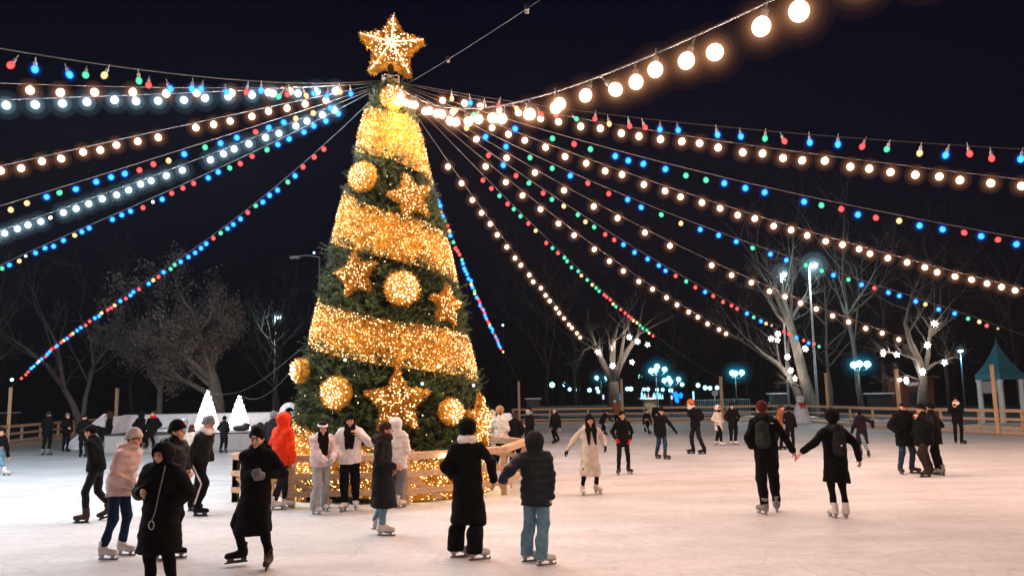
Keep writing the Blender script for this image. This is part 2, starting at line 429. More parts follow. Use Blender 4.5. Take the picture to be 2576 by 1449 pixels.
def light_string(label, kind, end, px, spacing, start=0.06, stop=0.97, top_off=(0, 0, 0), drop=0.13, sockets=False, end_z=2.75, every=1, group=None, light=True, cable_r=0.0075, dead=0.035, ends=None):
    """px: points of the cable in the photo; the string hangs in the vertical plane from the tree top to its post"""
    A = TOP + Vector(top_off); E = Vector((end[0], end[1], end_z))
    dx, dy = E.x - A.x, E.y - A.y
    ts, zs = [0.0, 1.0], [A.z, E.z]
    for (u, v) in px:
        d = ray(u, v)     # CAMP + s d on plane A + t (dx,dy)
        det = d.x * (-dy) - d.y * (-dx)
        rx, ry = A.x - CAMP.x, A.y - CAMP.y
        s = (rx * (-dy) - ry * (-dx)) / det
        t = (d.x * ry - d.y * rx) / det
        ts.append(t); zs.append(EYE + s * d.z)
    ts, zs = np.array(ts), np.array(zs)
    deg = 2 if len(px) < 3 else 3
    # z = A.z + (E.z-A.z) t + t(1-t)(c0 + c1 t)
    base = A.z + (E.z - A.z) * ts
    Bm = np.stack([ts * (1 - ts) * ts ** k for k in range(deg - 1)], 1)
    c, *_ = np.linalg.lstsq(Bm, zs - base, rcond=None)
    def pos(t):
        z = A.z + (E.z - A.z) * t + t * (1 - t) * sum(c[k] * t ** k for k in range(deg - 1))
        return Vector((A.x + dx * t, A.y + dy * t, z))
    o = thing('light_string', label, 'light string', A, 0, group)
    n = 60; P = [pos(i / n) for i in range(n + 1)]
    k = MB(); k.tube([p - A for p in P], cable_r, 5); k.build('cable', M_CABLE, o, True)
    L = [0.0]
    for i in range(n): L.append(L[-1] + (P[i + 1] - P[i]).length)
    tot = L[-1]; s = start * tot; i = 0
    if 50 < px[-1][0] < 2550 and end[1] > 20:      # last bulb seen in the picture
        stop = L[min(n, int(round(ts[-1] * n)))] / tot + 0.004
    seq = kind; j = 0
    while s < stop * tot:
        while i < n - 1 and L[i + 1] < s: i += 1
        t = (i + (s - L[i]) / max(L[i + 1] - L[i], 1e-6)) / n
        p = pos(t)
        kk = seq if seq in ('W', 'C') else rng.choice('RGBYRBB' if seq == 'M' else 'RGYRG')
        isdead = rng.random() < dead
        if isdead and rng.random() < 0.4:
            s += spacing * (0.9 + 0.2 * rng.random()); j += 1; continue
        dd = drop * (0.8 + 0.4 * rng.random())
        tw = Vector((rng.gauss(0, 0.02), rng.gauss(0, 0.02), -dd)) if drop < 0.2 else Vector((rng.gauss(0, 0.05), rng.gauss(0, 0.05), -dd))
        b = obj('bulb', BM['w'] if isdead else BM[kk], o); b.location = p + tw - A
        b.rotation_euler = (rng.gauss(0, 0.3), rng.gauss(0, 0.3), rng.random() * 6)
        if kk in BLOOM and not isdead:
            for gm in (BLOOM_NEAR if sockets and kk == 'W' else BLOOM[kk]): obj('globe', gm, b)  # nested glow shells added round the lit bulb as its bloom, no glass part
        if sockets:
            obj('socket', SOCK, b)
            if kk not in 'WC': b.scale = (.8, .8, .9)
        if light and not isdead:
            ld = L_WARM if kk == 'W' else L_COLD if kk == 'C' else L_COL[kk]
            if (kk in 'WC' or j % 3 == 0) and (p.y < 27 or rng.random() < 0.3):
                put_lamp(ld, p + tw - A + Vector((0, 0, -0.15)), o)
        s += spacing * rng.uniform(.78, 1.22); j += 1
    STRINGS.append((pos, E))
    return o
GW, GC, GM = 'strings of warm white bulbs', 'strings of cold white bulbs', 'strings of coloured bulbs'
# right-hand side, from the one nearest the tree outwards
p12, p11, p10, p9, p8, p7, p6 = gnd(1307, 1066.5), gnd(1568, 1064), gnd(1820, 1061.5), gnd(2090, 1066.5), gnd(2272, 1079), gnd(2518, 1091), gnd(2760, 1104)
light_string('coloured bulb string dropping steeply just right of the tree', 'M', p12, [(1065, 400), (1115, 540), (1162, 652), (1205, 748), (1245, 842), (1265, 878)], 0.42, 0.13, 0.86, (0.1, 0.05, 0), group=GM)
light_string('warm bulb string falling to the tree with star lights, second right of the tree', 'W', p11, [(1050, 300), (1145, 425), (1215, 530), (1297, 640), (1388, 760), (1458, 838)], 0.92, 0.10, 0.84, (0.12, 0.0, 0), group=GW)
light_string('coloured string of mostly red and green bulbs above the star-lit small tree', 'N', p10, [(1150, 370), (1255, 479), (1350, 575), (1480, 702), (1590, 795), (1645, 840)], 0.46, 0.12, 0.82, (0.14, 0, 0), group=GM)
light_string('warm bulb string ending in the dark between the two star-lit trees', 'W', p9, [(1250, 425), (1375, 527), (1517, 635), (1660, 735), (1823, 828)], 0.92, 0.10, 0.83, (0.15, 0, 0), group=GW)
light_string('coloured bulb string ending at the white-trunked tree behind the snowman', 'M', p8, [(1215, 365), (1325, 445), (1480, 552), (1660, 664), (1830, 757), (2055, 860)], 0.52, 0.10, 0.85, (0.15, 0, 0), group=GM)
light_string('warm bulb string crossing in front of the tall floodlight pole', 'W', p7, [(1305, 396), (1480, 501), (1695, 612), (1880, 700), (2090, 785), (2278, 848)], 0.95, 0.08, 0.86, (0.16, 0, 0.02), group=GW)
light_string('coloured bulb string ending just left of the gazebo roof tip', 'M', p6, [(1325, 382), (1510, 462), (1740, 558), (1985, 646), (2270, 743), (2530, 820)], 0.60, 0.07, 0.84, (0.16, 0, 0.03), group=GM)
light_string('dense warm bulb string leaving the right edge lowest of the warm ones', 'W', (24, 24), [(1240, 308), (1435, 384), (1720, 480), (2030, 585), (2310, 658), (2576, 725)], 0.49, 0.05, 0.9, (0.17, 0, 0.04), group=GW)
light_string('coloured bulb string leaving the right edge between two warm strings', 'M', (25, 18), [(1250, 300), (1430, 342), (1690, 413), (1985, 480), (2250, 543), (2576, 600)], 0.46, 0.05, 0.9, (0.17, 0, 0.05), group=GM, drop=0.15)
light_string('warm bulb string leaving the right edge just under the top coloured string', 'W', (25, 12), [(1240, 268), (1485, 302), (1790, 345), (2075, 393), (2335, 420), (2576, 457)], 0.43, 0.04, 0.9, (0.17, 0, 0.06), group=GW, drop=0.16)
light_string('topmost coloured bulb string leaving the right edge', 'M', (24.5, 6), [(1200, 240), (1500, 285), (1800, 318), (2100, 345), (2300, 358), (2576, 375)], 0.40, 0.05, 0.9, (0.17, 0, 0.08), group=GM, drop=0.17, sockets=True)
light_string('big warm globe bulb string rising overhead to the upper right corner', 'W', (6.6, -6), [(1060, 262), (1150, 278), (1300, 248), (1440, 201), (1600, 155), (1790, 82), (1930, 18)], 0.50, 0.03, 0.80, (0.12, -0.1, 0.0), group=GW, drop=0.20, sockets=True, end_z=3.4, cable_r=0.012, dead=0.0)
# left-hand side
light_string('coloured bulb string slanting down to the far left edge', 'M', gnd(18, 1124), [(890, 285), (768, 400), (600, 535), (490, 628), (310, 754), (165, 848), (55, 921)], 0.42, 0.09, 0.93, (-0.1, 0, 0), group=GM)
light_string('coloured bulb string under the cold white string at the left', 'M', (-26.5, 30), [(845, 262), (706, 345), (555, 428), (423, 482), (285, 542), (107, 620), (5, 662)], 0.43, 0.05, 0.9, (-0.14, 0, 0.02), group=GM)
light_string('dense cold white bulb string glaring at the left below a coloured one', 'C', (-28, 24.5), [(780, 292), (650, 338), (465, 413), (330, 464), (172, 521), (45, 563)], 0.38, 0.05, 0.9, (-0.15, 0, 0.03), group=GC)
light_string('coloured bulb string between a warm and a cold white string at the left', 'M', (-28.5, 20), [(809, 258), (708, 294), (565, 343), (418, 392), (273, 436), (118, 484), (0, 515)], 0.43, 0.05, 0.9, (-0.15, 0, 0.04), group=GM, drop=0.15)
light_string('warm bulb string reaching the left edge above three tight strings', 'W', (-29, 14), [(712, 258), (562, 298), (438, 323), (316, 345), (185, 377), (50, 407)], 0.42, 0.05, 0.9, (-0.16, 0, 0.05), group=GW)
light_string('nearly level cold white bulb string below the upper warm one at the left', 'C', (-28, 7), [(780, 222), (600, 228), (460, 233), (338, 238), (190, 247), (35, 250)], 0.44, 0.04, 0.85, (-0.16, 0, 0.06), group=GC)
light_string('nearly level warm bulb string just above the cold one at the left', 'W', (-26.5, 1.5), [(800, 212), (640, 222), (500, 226), (376, 213), (240, 224), (90, 217), (0, 203)], 0.60, 0.04, 0.85, (-0.16, 0, 0.07), group=GW, dead=0.12)
light_string('topmost coloured bulb string entering at the upper left edge', 'M', (-19, -7), [(850, 205), (660, 207), (500, 195), (240, 160), (120, 140), (0, 122)], 0.38, 0.04, 0.7, (-0.14, -0.05, 0.1), group=GM, drop=0.24, sockets=True, end_z=3.4, cable_r=0.011)
# unlit cable climbing to the top of the photo
def dead_cable():
    A = TOP + Vector((0.25, 0.1, 0.0)); d0 = dep(1330, 5, 9.0)
    o = thing('light_string', 'thin unlit cable with two clips climbing to the top edge of the sky', 'cable', A)
    E = A + (d0 - A) * 1.6
    k = MB(); k.tube([A.lerp(E, i / 12) - A - Vector((0, 0, 0.08 * math.sin(math.pi * i / 12))) for i in range(13)], 0.004, 5); k.build('cable', M_DARK, o, True)
    for t in (0.33, 0.62):
        k = MB(); k.box(A.lerp(E, t) - A - Vector((0, 0, 0.08 * math.sin(math.pi * t))), (0.05, 0.14, 0.07)); k.build('clip', M_CABLE, o)
dead_cable()
# posts that carry the strings
def post(p, label, h=2.8, lean=0.0):
    k = MB(); k.box((0, 0, h / 2), (0.15, 0.15, h)); o = k.build('timber_post', M_POST, None, label=label, cat='post', group='posts that carry the light strings')
    o.location = p; o.rotation_euler = (0, lean, rng.random())
for p, l in ((p12, 'bare timber post right of the tree, leftmost of the far row'), (p11, 'timber post behind the small star-lit tree'), (p10, 'timber post beside the round grey sign'),
             (p9, 'timber post between the floodlight pole and the far bare trees'), (p8, 'timber post holding a white lamp before the dark red stall'), (p7, 'timber post in front of the blue gazebo'),
             ):
    post(p + (p - cxy).normalized() * -0.12, l, 2.85, rng.gauss(0, 0.012))
post(dep(292, 1050, 44) * 1.0 + Vector((0, 0, -dep(292, 1050, 44).z)), 'lone timber post rising behind the white ramp at the left', 2.75)
for q in (p6, Vector((24, 24, 0)), Vector((25, 18, 0)), Vector((25, 12, 0)), Vector((24.5, 6, 0)), Vector((-26.5, 30, 0)), Vector((-28, 24.5, 0)), Vector((-28.5, 20, 0)), Vector((-29, 14, 0)), Vector((-28, 7, 0)), Vector((-26.5, 1.5, 0)), gnd(18, 1124)):
    post(q, 'timber post outside the picture holding the end of a light string', 2.8)
for q in (Vector((6.6, -6, 0)), Vector((-19, -7, 0))):
    post(q, 'tall timber post behind the viewer holding a light string', 3.45)
# ================================================================ the big tree
PROF = [(206, 24), (270, 50), (340, 67), (420, 83), (500, 108), (600, 134), (700, 156), (800, 178), (900, 200), (1000, 220), (1090, 236), (1240, 250)]
_pz = []
for v, hw in PROF:
    p = dep(984, v, TREE_Y); _pz.append((p.z, hw * 0.97 / FOC * (p - CAMP).dot(_F)))
_pz.append((0.0, _pz[-1][1] * 1.02)); _pz.sort()
PZ, PR = np.array([a for a, b in _pz]), np.array([b for a, b in _pz])
def trad(z): return float(np.interp(z, PZ, PR))
def vz(v): return dep(984, v, TREE_Y).z
# ribbon: helix of knots (angle, centre, half width); angle -90 = left edge, 0 = towards the viewer, 90 = right edge
RK = [(-200, 255, 26), (-90, 328, 54), (0, 338, 60), (90, 392, 74), (180, 462, 66), (270, 537, 64), (360, 588, 58), (450, 664, 61), (540, 735, 62), (630, 797, 58), (720, 859, 57), (810, 910, 57), (900, 1010, 60), (990, 1106, 68), (1080, 1188, 66), (1170, 1212, 62), (1290, 1240, 50), (1400, 1262, 36)]
def kz(a, v):
    y = TREE_Y; z = vz(v)
    for _ in range(4):
        y = TREE_Y - trad(z) * math.cos(R_(a)); z = dep(984, v, y).z
    return z
KA = np.array([k[0] for k in RK], float); KZ = np.array([kz(k[0], k[1]) for k in RK]); KH = np.array([(kz(k[0], k[1] - k[2]) - kz(k[0], k[1] + k[2])) / 2 for k in RK])
def ribbon(a): return float(np.interp(a, KA, KZ)), float(np.interp(a, KA, KH))
def in_ribbon(th, z, pad=0.0):
    for k in range(5):
        a = th + 360 * (k - 1)
        if KA[0] <= a <= KA[-1]:
            c, h = ribbon(a)
            if abs(z - c) < h + pad: return True
    return False
def surf(th, z, off=0.0):
    r = trad(z) + off; a = R_(th)
    return Vector((r * math.sin(a), -r * math.cos(a), z))
TREE0 = Vector((TX, TREE_Y, 0))
M_NEEDLE = mat('spruce_needles', (0.05, 0.075, 0.022), 0.6, 0.55, 2.2, spec=0.3)
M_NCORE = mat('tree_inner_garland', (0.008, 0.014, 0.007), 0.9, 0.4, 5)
M_GOLD = mat('gold_tinsel', (0.82, 0.40, 0.045), 0.36, 0.3, 14, metal=0.55, spec=0.6)
M_GOLDB = mat('gold_tinsel_backing', (0.78, 0.40, 0.045), 0.55, 0.35, 22, 0.9, 40, metal=0.2)
M_FAIRY = emis('warm_fairy_light', (1.0, 0.74, 0.36), 3.0)
M_FAIRYH = emis('warm_white_cap_light', (1.0, 0.80, 0.54), 3.2)
M_ROPE = mat('pale_lashing_rope', (0.5, 0.47, 0.38), 0.8, 0.2)
tree = thing('christmas_tree', 'tall conical artificial Christmas tree standing in a timber pen on the ice', 'christmas tree', TREE0)
# dark inner cone
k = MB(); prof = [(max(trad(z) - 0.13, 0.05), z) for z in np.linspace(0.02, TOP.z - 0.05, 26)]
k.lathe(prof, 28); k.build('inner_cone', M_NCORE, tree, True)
# sprigs of needles
def needles():
    V = []; T = []
    def tri(a, b, c):
        n = len(V); V.extend((a, b, c)); T.append((n, n + 1, n + 2))
    cnt = 0
    while cnt < 2500:
        u = rng.random(); z = 0.15 + (TOP.z - 0.25) * (1 - math.sqrt(u)) if rng.random() < 0.75 else rng.uniform(0.2, TOP.z - 0.1)
        th = rng.uniform(-180, 180)
        back = abs(th) > 115
        if back and rng.random() < 0.6: continue
        if in_ribbon(th, z, -0.12): continue
        cnt += 1
        edge = rng.random()
        p0 = surf(th, z, -0.16); nrm = Vector((math.sin(R_(th)), -math.cos(R_(th)), 0.0))
        tan = Vector((math.cos(R_(th)), math.sin(R_(th)), 0.0))
        far = 0.32 if rng.random() < 0.12 else 0.16
        far *= 0.55 + 0.45 * min(1, trad(z) / 1.2)
        for s in range(4):
            d = (nrm * rng.uniform(0.5, 1.2) + tan * rng.gauss(0, 0.8) + Vector((0, 0, rng.gauss(0.1, 0.6)))).normalized()
            L = far * rng.uniform(0.7, 1.35) + 0.1
            c0 = p0 + nrm * 0.05
            sd = d.orthogonal().normalized()
            nn = 22
            for i in range(nn):
                f = 0.2 + 0.8 * i / nn; q = c0 + d * (L * f)
                a = i * 2.399; pr = (sd * math.cos(a) + d.cross(sd) * math.sin(a))
                nd = (pr * 0.9 + d * 0.7).normalized() * rng.uniform(0.05, 0.085)
                w = d.cross(pr) * 0.010
                tri(q - w, q + w, q + nd)
            w = sd * 0.008
            tri(c0 - w, c0 + w, c0 + d * L)
    return mesh_np('needles', V, [np.array(T)], [M_NEEDLE], smooth=False)
obj('foliage', needles(), tree)
# lashing of cable ends at the top
k = MB()
for i in range(14):
    a = i * 2.4; z = TOP.z - 0.25 + 0.035 * i
    k.tube([Vector((0.20 * math.cos(a + j * 0.5), 0.20 * math.sin(a + j * 0.5), z + 0.03 * math.sin(j * 2 + i))) for j in range(9)], 0.014, 5)
for i in range(9):
    a = -90 + 22 * i
    k.tube([Vector((0.15 * math.sin(R_(a)), -0.2 * math.cos(R_(a)), TOP.z + 0.12)), Vector((0.27 * math.sin(R_(a)), -0.27 * math.cos(R_(a)), TOP.z - 0.12)), Vector((0.22 * math.sin(R_(a)), -0.22 * math.cos(R_(a)), TOP.z - 0.36))], 0.012, 5)
k.build('cable_lashing', M_ROPE, tree, True)
k = MB(); k.lathe([(0.07, 0.0), (0.07, TOP.z + 0.5)], 10); k.build('trunk', M_DPOLE, tree, True)

# tinsel strands + fairy lights on any patch: sampler gives (point, normal, along)
def strands(samples, ln=0.11, w=0.008, spread=0.55):
    V = []; Q = []
    for p, n, t in samples:
        d = (n * rng.uniform(0.45, 1.0) + t * rng.gauss(0, spread) + n.cross(t) * rng.gauss(0, spread)).normalized()
        sd = d.cross(Vector((rng.gauss(0, 1), rng.gauss(0, 1), rng.gauss(0, 1)))).normalized() * w
        l = ln * rng.uniform(0.5, 1.3); b = p - n * 0.03
        i = len(V); V.extend((b - sd, b + sd, b + d * l + sd * 0.5, b + d * l - sd * 0.5)); Q.append((i, i + 1, i + 2, i + 3))
    return mesh_np('tinsel', V, [np.array(Q)], [M_GOLD], smooth=False)
_OCT = [(1, 0, 0), (-1, 0, 0), (0, 1, 0), (0, -1, 0), (0, 0, 1), (0, 0, -1)]
_OCF = [(0, 2, 4), (2, 1, 4), (1, 3, 4), (3, 0, 4), (2, 0, 5), (1, 2, 5), (3, 1, 5), (0, 3, 5)]
def lights_mesh(pts, r, m):
    V = []; T = []
    for p in pts:
        i = len(V); rr = r * rng.uniform(0.6, 1.35); V.extend([(p.x + a * rr, p.y + b * rr, p.z + c * rr) for a, b, c in _OCT]); T.extend([(a + i, b + i, c + i) for a, b, c in _OCF])
    return mesh_np('lights', V, [np.array(T)], [m], smooth=False)
# ribbon
rib = thing('tinsel_ribbon', 'wide gold tinsel ribbon with fairy lights wound spirally around the tree', 'garland', TREE0)
V = []; Q = []; NA = 330; NW = 7
for i in range(NA + 1):
    a = KA[0] + (KA[-1] - KA[0]) * i / NA; c, h = ribbon(a)
    for j in range(NW + 1):
        f = j / NW * 2 - 1; z = max(c + f * h, 0.02)
        V.append(surf(a, z, 0.035 + 0.03 * (1 - f * f)))
for i in range(NA):
    for j in range(NW):
        b = i * (NW + 1) + j; Q.append((b, b + NW + 1, b + NW + 2, b + 1))
obj('ribbon_band', mesh_np('band', V, [np.array(Q)], [M_GOLDB]), rib)
def rib_sample(front=0.8):
    while True:
        a = rng.uniform(KA[0], KA[-1]); c, h = ribbon(a)
        if rng.random() > trad(c) / 2.3: continue
        am = (a + 180) % 360 - 180
        if abs(am) > 110 and rng.random() < front: continue
        f = rng.uniform(-1, 1); z = c + f * h
        if z < 0.02: continue
        p = surf(a, z, 0.035 + 0.03 * (1 - f * f)); n = Vector((math.sin(R_(a)), -math.cos(R_(a)), 0.15)).normalized()
        return a, p, n, Vector((math.cos(R_(a)), math.sin(R_(a)), 0))
S = [rib_sample()[1:] for _ in range(38000)]
obj('tinsel', strands(S, 0.12, 0.008), rib)
pts = []
for _ in range(6400):
    a, p, n, t = rib_sample(0.6); pts.append(p + n * rng.uniform(0.04, 0.09))
obj('fairy_lights', lights_mesh(pts, 0.0125, M_FAIRY), rib, kind='stuff')
L_FAIRY = lamp_data('fairy_light_glow', (1, 0.70, 0.32), 0.55, 0.06)
for a in np.arange(KA[0] + 10, KA[-1], 1.0):
    am = (a + 180) % 360 - 180
    c, h = ribbon(a)
    step = max(9, 25 - 8.5 * trad(c))
    if abs(am) > 115 or rng.random() > 1.0 / step: continue
    for f in (-0.55, 0.1, 0.6):
        z = c + (f + rng.uniform(-.15, .15)) * h
        if z > 0.1: put_lamp(L_FAIRY, surf(a, z, 0.30), rib)
# ornaments
def star_poly(ro, ri, n=5, rot=0.0):
    return [((ro if i % 2 == 0 else ri) * math.sin(math.pi * i / n + rot), (ro if i % 2 == 0 else ri) * math.cos(math.pi * i / n + rot)) for i in range(2 * n)]
def in_poly(x, y, P):
    c = False
    for (x1, y1), (x2, y2) in zip(P, P[1:] + P[:1]):
        if (y1 > y) != (y2 > y) and x < (x2 - x1) * (y - y1) / (y2 - y1) + x1: c = not c
    return c
L_ORN = lamp_data('ornament_glow', (1, 0.68, 0.34), 1.2, 0.06)
def ornament(kind, u, v, rpx, label, sgn=None, rot=0.0, y0=None, tilt=0.0, off=0.14):
    p0 = dep(u, v, TREE_Y - 0.8); z = p0.z
    for _ in range(4):
        r = trad(z) + off; sx = max(-0.985, min(0.985, (p0.x - TX) / r)); th = math.degrees(math.asin(sx))
        y = TREE_Y - r * math.cos(R_(th)); p0 = dep(u, v, y); z = p0.z
    r = trad(z) + off; sx = max(-0.99, min(0.99, (p0.x - TX) / r)); th = math.degrees(math.asin(sx))
    loc = TREE0 + Vector((r * math.sin(R_(th)), -r * math.cos(R_(th)), z))
    R = rpx / FOC * (loc - CAMP).dot(_F)
    M = Matrix.Rotation(R_(th), 3, 'Z')     # local -y faces outwards
    g = 'gold star ornaments on the tree' if kind == 'star' else 'round lit ornaments on the tree'
    o = thing('star_ornament' if kind == 'star' else 'round_ornament', label, 'ornament', loc, R_(th), g)
    D = 0.16 if kind == 'star' else 0.2
    if kind == 'star':
        P = star_poly(R, R * 0.50, 5, rot)
        V = [(x, 0.06, zz) for x, zz in P] + [(x * 0.97, -0.02, zz * 0.97) for x, zz in P] + [(0, -D * 0.55, 0)]
        n = len(P); Qd = [(i, (i + 1) % n, n + (i + 1) % n, n + i) for i in range(n)]; Td = [(n + i, n + (i + 1) % n, 2 * n) for i in range(n)]
        k = MB(); k.add(V, Qd, Td, [tuple(range(n - 1, -1, -1))]); k.build('star_frame', M_GOLDB, o)
        smp = []; lp = []; area = 2.2 * R * R
        while len(smp) < int(area * 4200):
            x, zz = rng.uniform(-R, R), rng.uniform(-R, R)
            if not in_poly(x, zz, P): continue
            f = 1 - min(1, math.hypot(x, zz) / R)
            smp.append((Vector((x, -0.02 - D * 0.45 * f, zz)), Vector((x * 0.4 / R, -1, zz * 0.4 / R)).normalized(), Vector((1, 0, 0))))
        for i in range(n):
            (x1, z1), (x2, z2) = P[i], P[(i + 1) % n]
            for _ in range(int(math.hypot(x2 - x1, z2 - z1) * 260)):
                f = rng.random(); x = x1 + (x2 - x1) * f; zz = z1 + (z2 - z1) * f
                nn = Vector((z2 - z1, 0, -(x2 - x1))).normalized()
                if nn.dot(Vector((x, 0, zz))) < 0: nn = -nn
                smp.append((Vector((x, 0.02 + rng.uniform(-.04, .04), zz)), nn, Vector((0, 1, 0))))
        obj('tinsel', strands(smp, 0.08, 0.007), o)
        while len(lp) < int(area * 170) + 16:
            x, zz = rng.uniform(-R, R), rng.uniform(-R, R)
            if in_poly(x, zz, P): lp.append(Vector((x, -0.06 - D * 0.5 * (1 - min(1, math.hypot(x, zz) / R)) - rng.uniform(0, 0.04), zz)))
        obj('fairy_lights', lights_mesh(lp, 0.015, M_FAIRY), o, kind='stuff')
        for i in range(5):
            a = 2 * math.pi * i / 5 + rot; put_lamp(L_ORN, (0.55 * R * math.sin(a), -0.28, 0.55 * R * math.cos(a)), o)
    else:
        k = MB(); n = 28
        prof = [(0.02, -D), (R * 0.72, -D), (R * 0.95, -D * 0.6), (R, 0.0), (R * 0.96, 0.06), (0.02, 0.06)]
        k.lathe(prof, n); Mx = Matrix.Rotation(R_(-90), 3, 'X')
        k.V = [tuple(Matrix(((1, 0, 0), (0, 0, 1), (0, -1, 0))) @ Vector(p)) for p in k.V]
        k.build('drum', M_GOLDB, o, True)
        smp = []; lp = []
        for _ in range(int(4200 * R * R * 3.1)):
            a, q = rng.uniform(0, 6.283), R * math.sqrt(rng.random()); x, zz = q * math.cos(a), q * math.sin(a)
            smp.append((Vector((x, -D * (1 if q < .72 * R else .6), zz)), Vector((x * 0.9 / R, -1 if q < .7 * R else -.3, zz * 0.9 / R)).normalized(), Vector((1, 0, 0))))
        for _ in range(int(R * 900)):
            a = rng.uniform(0, 6.283); smp.append((Vector((R * .97 * math.cos(a), rng.uniform(-.12, .04), R * .97 * math.sin(a))), Vector((math.cos(a), 0, math.sin(a))), Vector((0, 1, 0))))
        obj('tinsel', strands(smp, 0.08, 0.007), o)
        for i in range(int(170 * R * R * 3.14) + 12):
            a, q = i * 2.39996, R * 0.95 * math.sqrt((i + 0.5) / (int(170 * R * R * 3.14) + 12))
            lp.append(Vector((q * math.cos(a) + rng.gauss(0, .01), -D - 0.02 - rng.uniform(0, .04) + (0.08 if q > .75 * R else 0), q * math.sin(a) + rng.gauss(0, .01))))
        obj('cap_lights', lights_mesh(lp, 0.021, M_FAIRYH), o, kind='stuff')
        for i in range(4):
            a = 2 * math.pi * i / 4 + 0.4; put_lamp(L_ORN, (0.5 * R * math.sin(a), -0.36, 0.5 * R * math.cos(a)), o)
    return o
ornament('ball', 988, 248, 30, 'smallest round lit ornament, at the very top of the tree')
ornament('ball', 916, 447, 37, 'round lit ornament at the left edge between the two upper gold ribbon turns')
ornament('ball', 1010, 727, 43, 'round lit ornament in the middle of the tree beside a gold star')
ornament('ball', 851, 988, 40, 'round lit ornament low on the left, left of the biggest gold star')
ornament('ball', 1129, 1035, 32, 'round lit ornament low on the right, right of the biggest gold star')
ornament('ball', 764, 932, 29, 'round lit ornament seen edge-on at the lower left outline of the tree', off=0.2)
ornament('star', 1033, 498, 62, 'gold star ornament high on the right between the upper ribbon turns', rot=-0.25)
ornament('star', 896, 692, 60, 'gold star ornament on the left half of the tree beside a round ornament', rot=-0.15)
ornament('star', 1000, 1012, 84, 'biggest gold star ornament, low in the middle above the heads', rot=0.0)
ornament('star', 1122, 770, 55, 'gold star ornament seen edge-on at the right outline, halfway up', rot=0.1, off=0.16)
ornament('star', 1206, 1062, 70, 'gold star ornament seen edge-on at the lower right outline', rot=0.1, off=0.2)
# loose fairy lights among the needles
pts = []
for _ in range(420):
    z = rng.uniform(0.3, TOP.z - 0.3); th = rng.uniform(-180, 180)
    if rng.random() < trad(z) / 2.3 and not in_ribbon(th, z): pts.append(surf(th, z, rng.uniform(-0.02, 0.12)))
obj('fairy_lights', lights_mesh(pts, 0.013, M_FAIRY), tree, kind='stuff')
# a few spruce garland lamps to light the needles, as the white bulbs clipped to the branches do
L_CLIP = lamp_data('clip_bulb_light', (1, 0.82, 0.55), 3.5, 0.05)
k = MB(); k.ball((0, 0, 0), 0.03, 8, 6); CLIP = k.mesh('clip_bulb', emis('clip_bulb_glow', (0.95, 0.95, 1), 3.0), True)
for (u, v) in ((1182, 968), (1188, 1078), (868, 905), (1060, 965), (1098, 920), (1105, 1150), (820, 1090)):
    p = dep(u, v, TREE_Y - 1.9) - TREE0
    z = p.z; th = math.degrees(math.asin(max(-.97, min(.97, p.x / (trad(z) + .2)))))
    q = obj('clip_bulb', CLIP, tree); q.location = surf(th, z, 0.22); put_lamp(L_CLIP, surf(th, z, 0.42), tree)
# top star, 3D, thick, tilted a little
SR = 84 / FOC * (dep(984, 130, TREE_Y) - CAMP).dot(_F)
sc_ = dep(985, 124, TREE_Y)
ts = thing('tree_topper_star', 'big glowing gold five-pointed star on top of the tree', 'star', sc_, R_(8), None)
P = star_poly(SR, SR * 0.50, 5, 0.06)
n = len(P)
V = [(x, 0.13, z) for x, z in P] + [(x, -0.13, z) for x, z in P] + [(0, -0.34, 0), (0, 0.34, 0)]
k = MB(); k.add(V, [(i, (i + 1) % n, n + (i + 1) % n, n + i) for i in range(n)], [(n + i, n + (i + 1) % n, 2 * n) for i in range(n)] + [((i + 1) % n, i, 2 * n + 1) for i in range(n)])
k.build('star_body', M_GOLDB, ts)
smp = []; lp = []; ridge = []
def sface(x, z, sd): return Vector((x, sd * (0.13 + 0.21 * (1 - min(1, math.hypot(x, z) / (SR * 0.9)))), z))
while len(smp) < 4200:
    x, z = rng.uniform(-SR, SR), rng.uniform(-SR, SR)
    if in_poly(x, z, P):
        sd = -1 if rng.random() < .7 else 1; smp.append((sface(x, z, sd), Vector((x * .4, sd, z * .4)).normalized(), Vector((1, 0, 0))))
for i in range(n):
    (x1, z1), (x2, z2) = P[i], P[(i + 1) % n]
    for _ in range(170):
        f = rng.random(); x = x1 + (x2 - x1) * f; z = z1 + (z2 - z1) * f; nn = Vector((z1 - z2, 0, x2 - x1)).normalized()
        if nn.dot(Vector((x, 0, z))) < 0: nn = -nn
        smp.append((Vector((x, rng.uniform(-.13, .13), z)), nn, Vector((0, 1, 0))))
obj('tinsel', strands(smp, 0.09, 0.009), ts)
while len(lp) < 260:
    x, z = rng.uniform(-SR, SR), rng.uniform(-SR, SR)
    if in_poly(x * 1.06, z * 1.06, P):
        for sd in (-1,) if rng.random() < .7 else (-1, 1): lp.append(sface(x, z, sd) + Vector((0, sd * 0.05, 0)))
for i in range(5):
    a = 2 * math.pi * i / 5 + 0.06
    for f in np.linspace(0.1, 0.95, 16): lp.append(Vector((SR * f * math.sin(a), -(0.13 + 0.21 * (1 - min(1, f / .9))) - 0.05, SR * f * math.cos(a))))
obj('fairy_lights', lights_mesh(lp, 0.019, M_FAIRYH), ts, kind='stuff')
k = MB()
for i in range(10):
    a = 2 * math.pi * i / 10 + 0.06; f1 = 0.42 if i % 2 == 0 else 0.3
    k.tube([sface(SR * f * math.sin(a), SR * f * math.cos(a), -1) + Vector((0, -0.06, 0)) for f in (0.04, f1 * 0.5, f1)], [0.022, 0.016, 0.008], 6)
k.build('light_tubes', emis('star_tube', (1, 0.78, 0.45), 2.2), ts)
L_STAR = lamp_data('star_glow', (1, 0.64, 0.27), 3.2, 0.08)
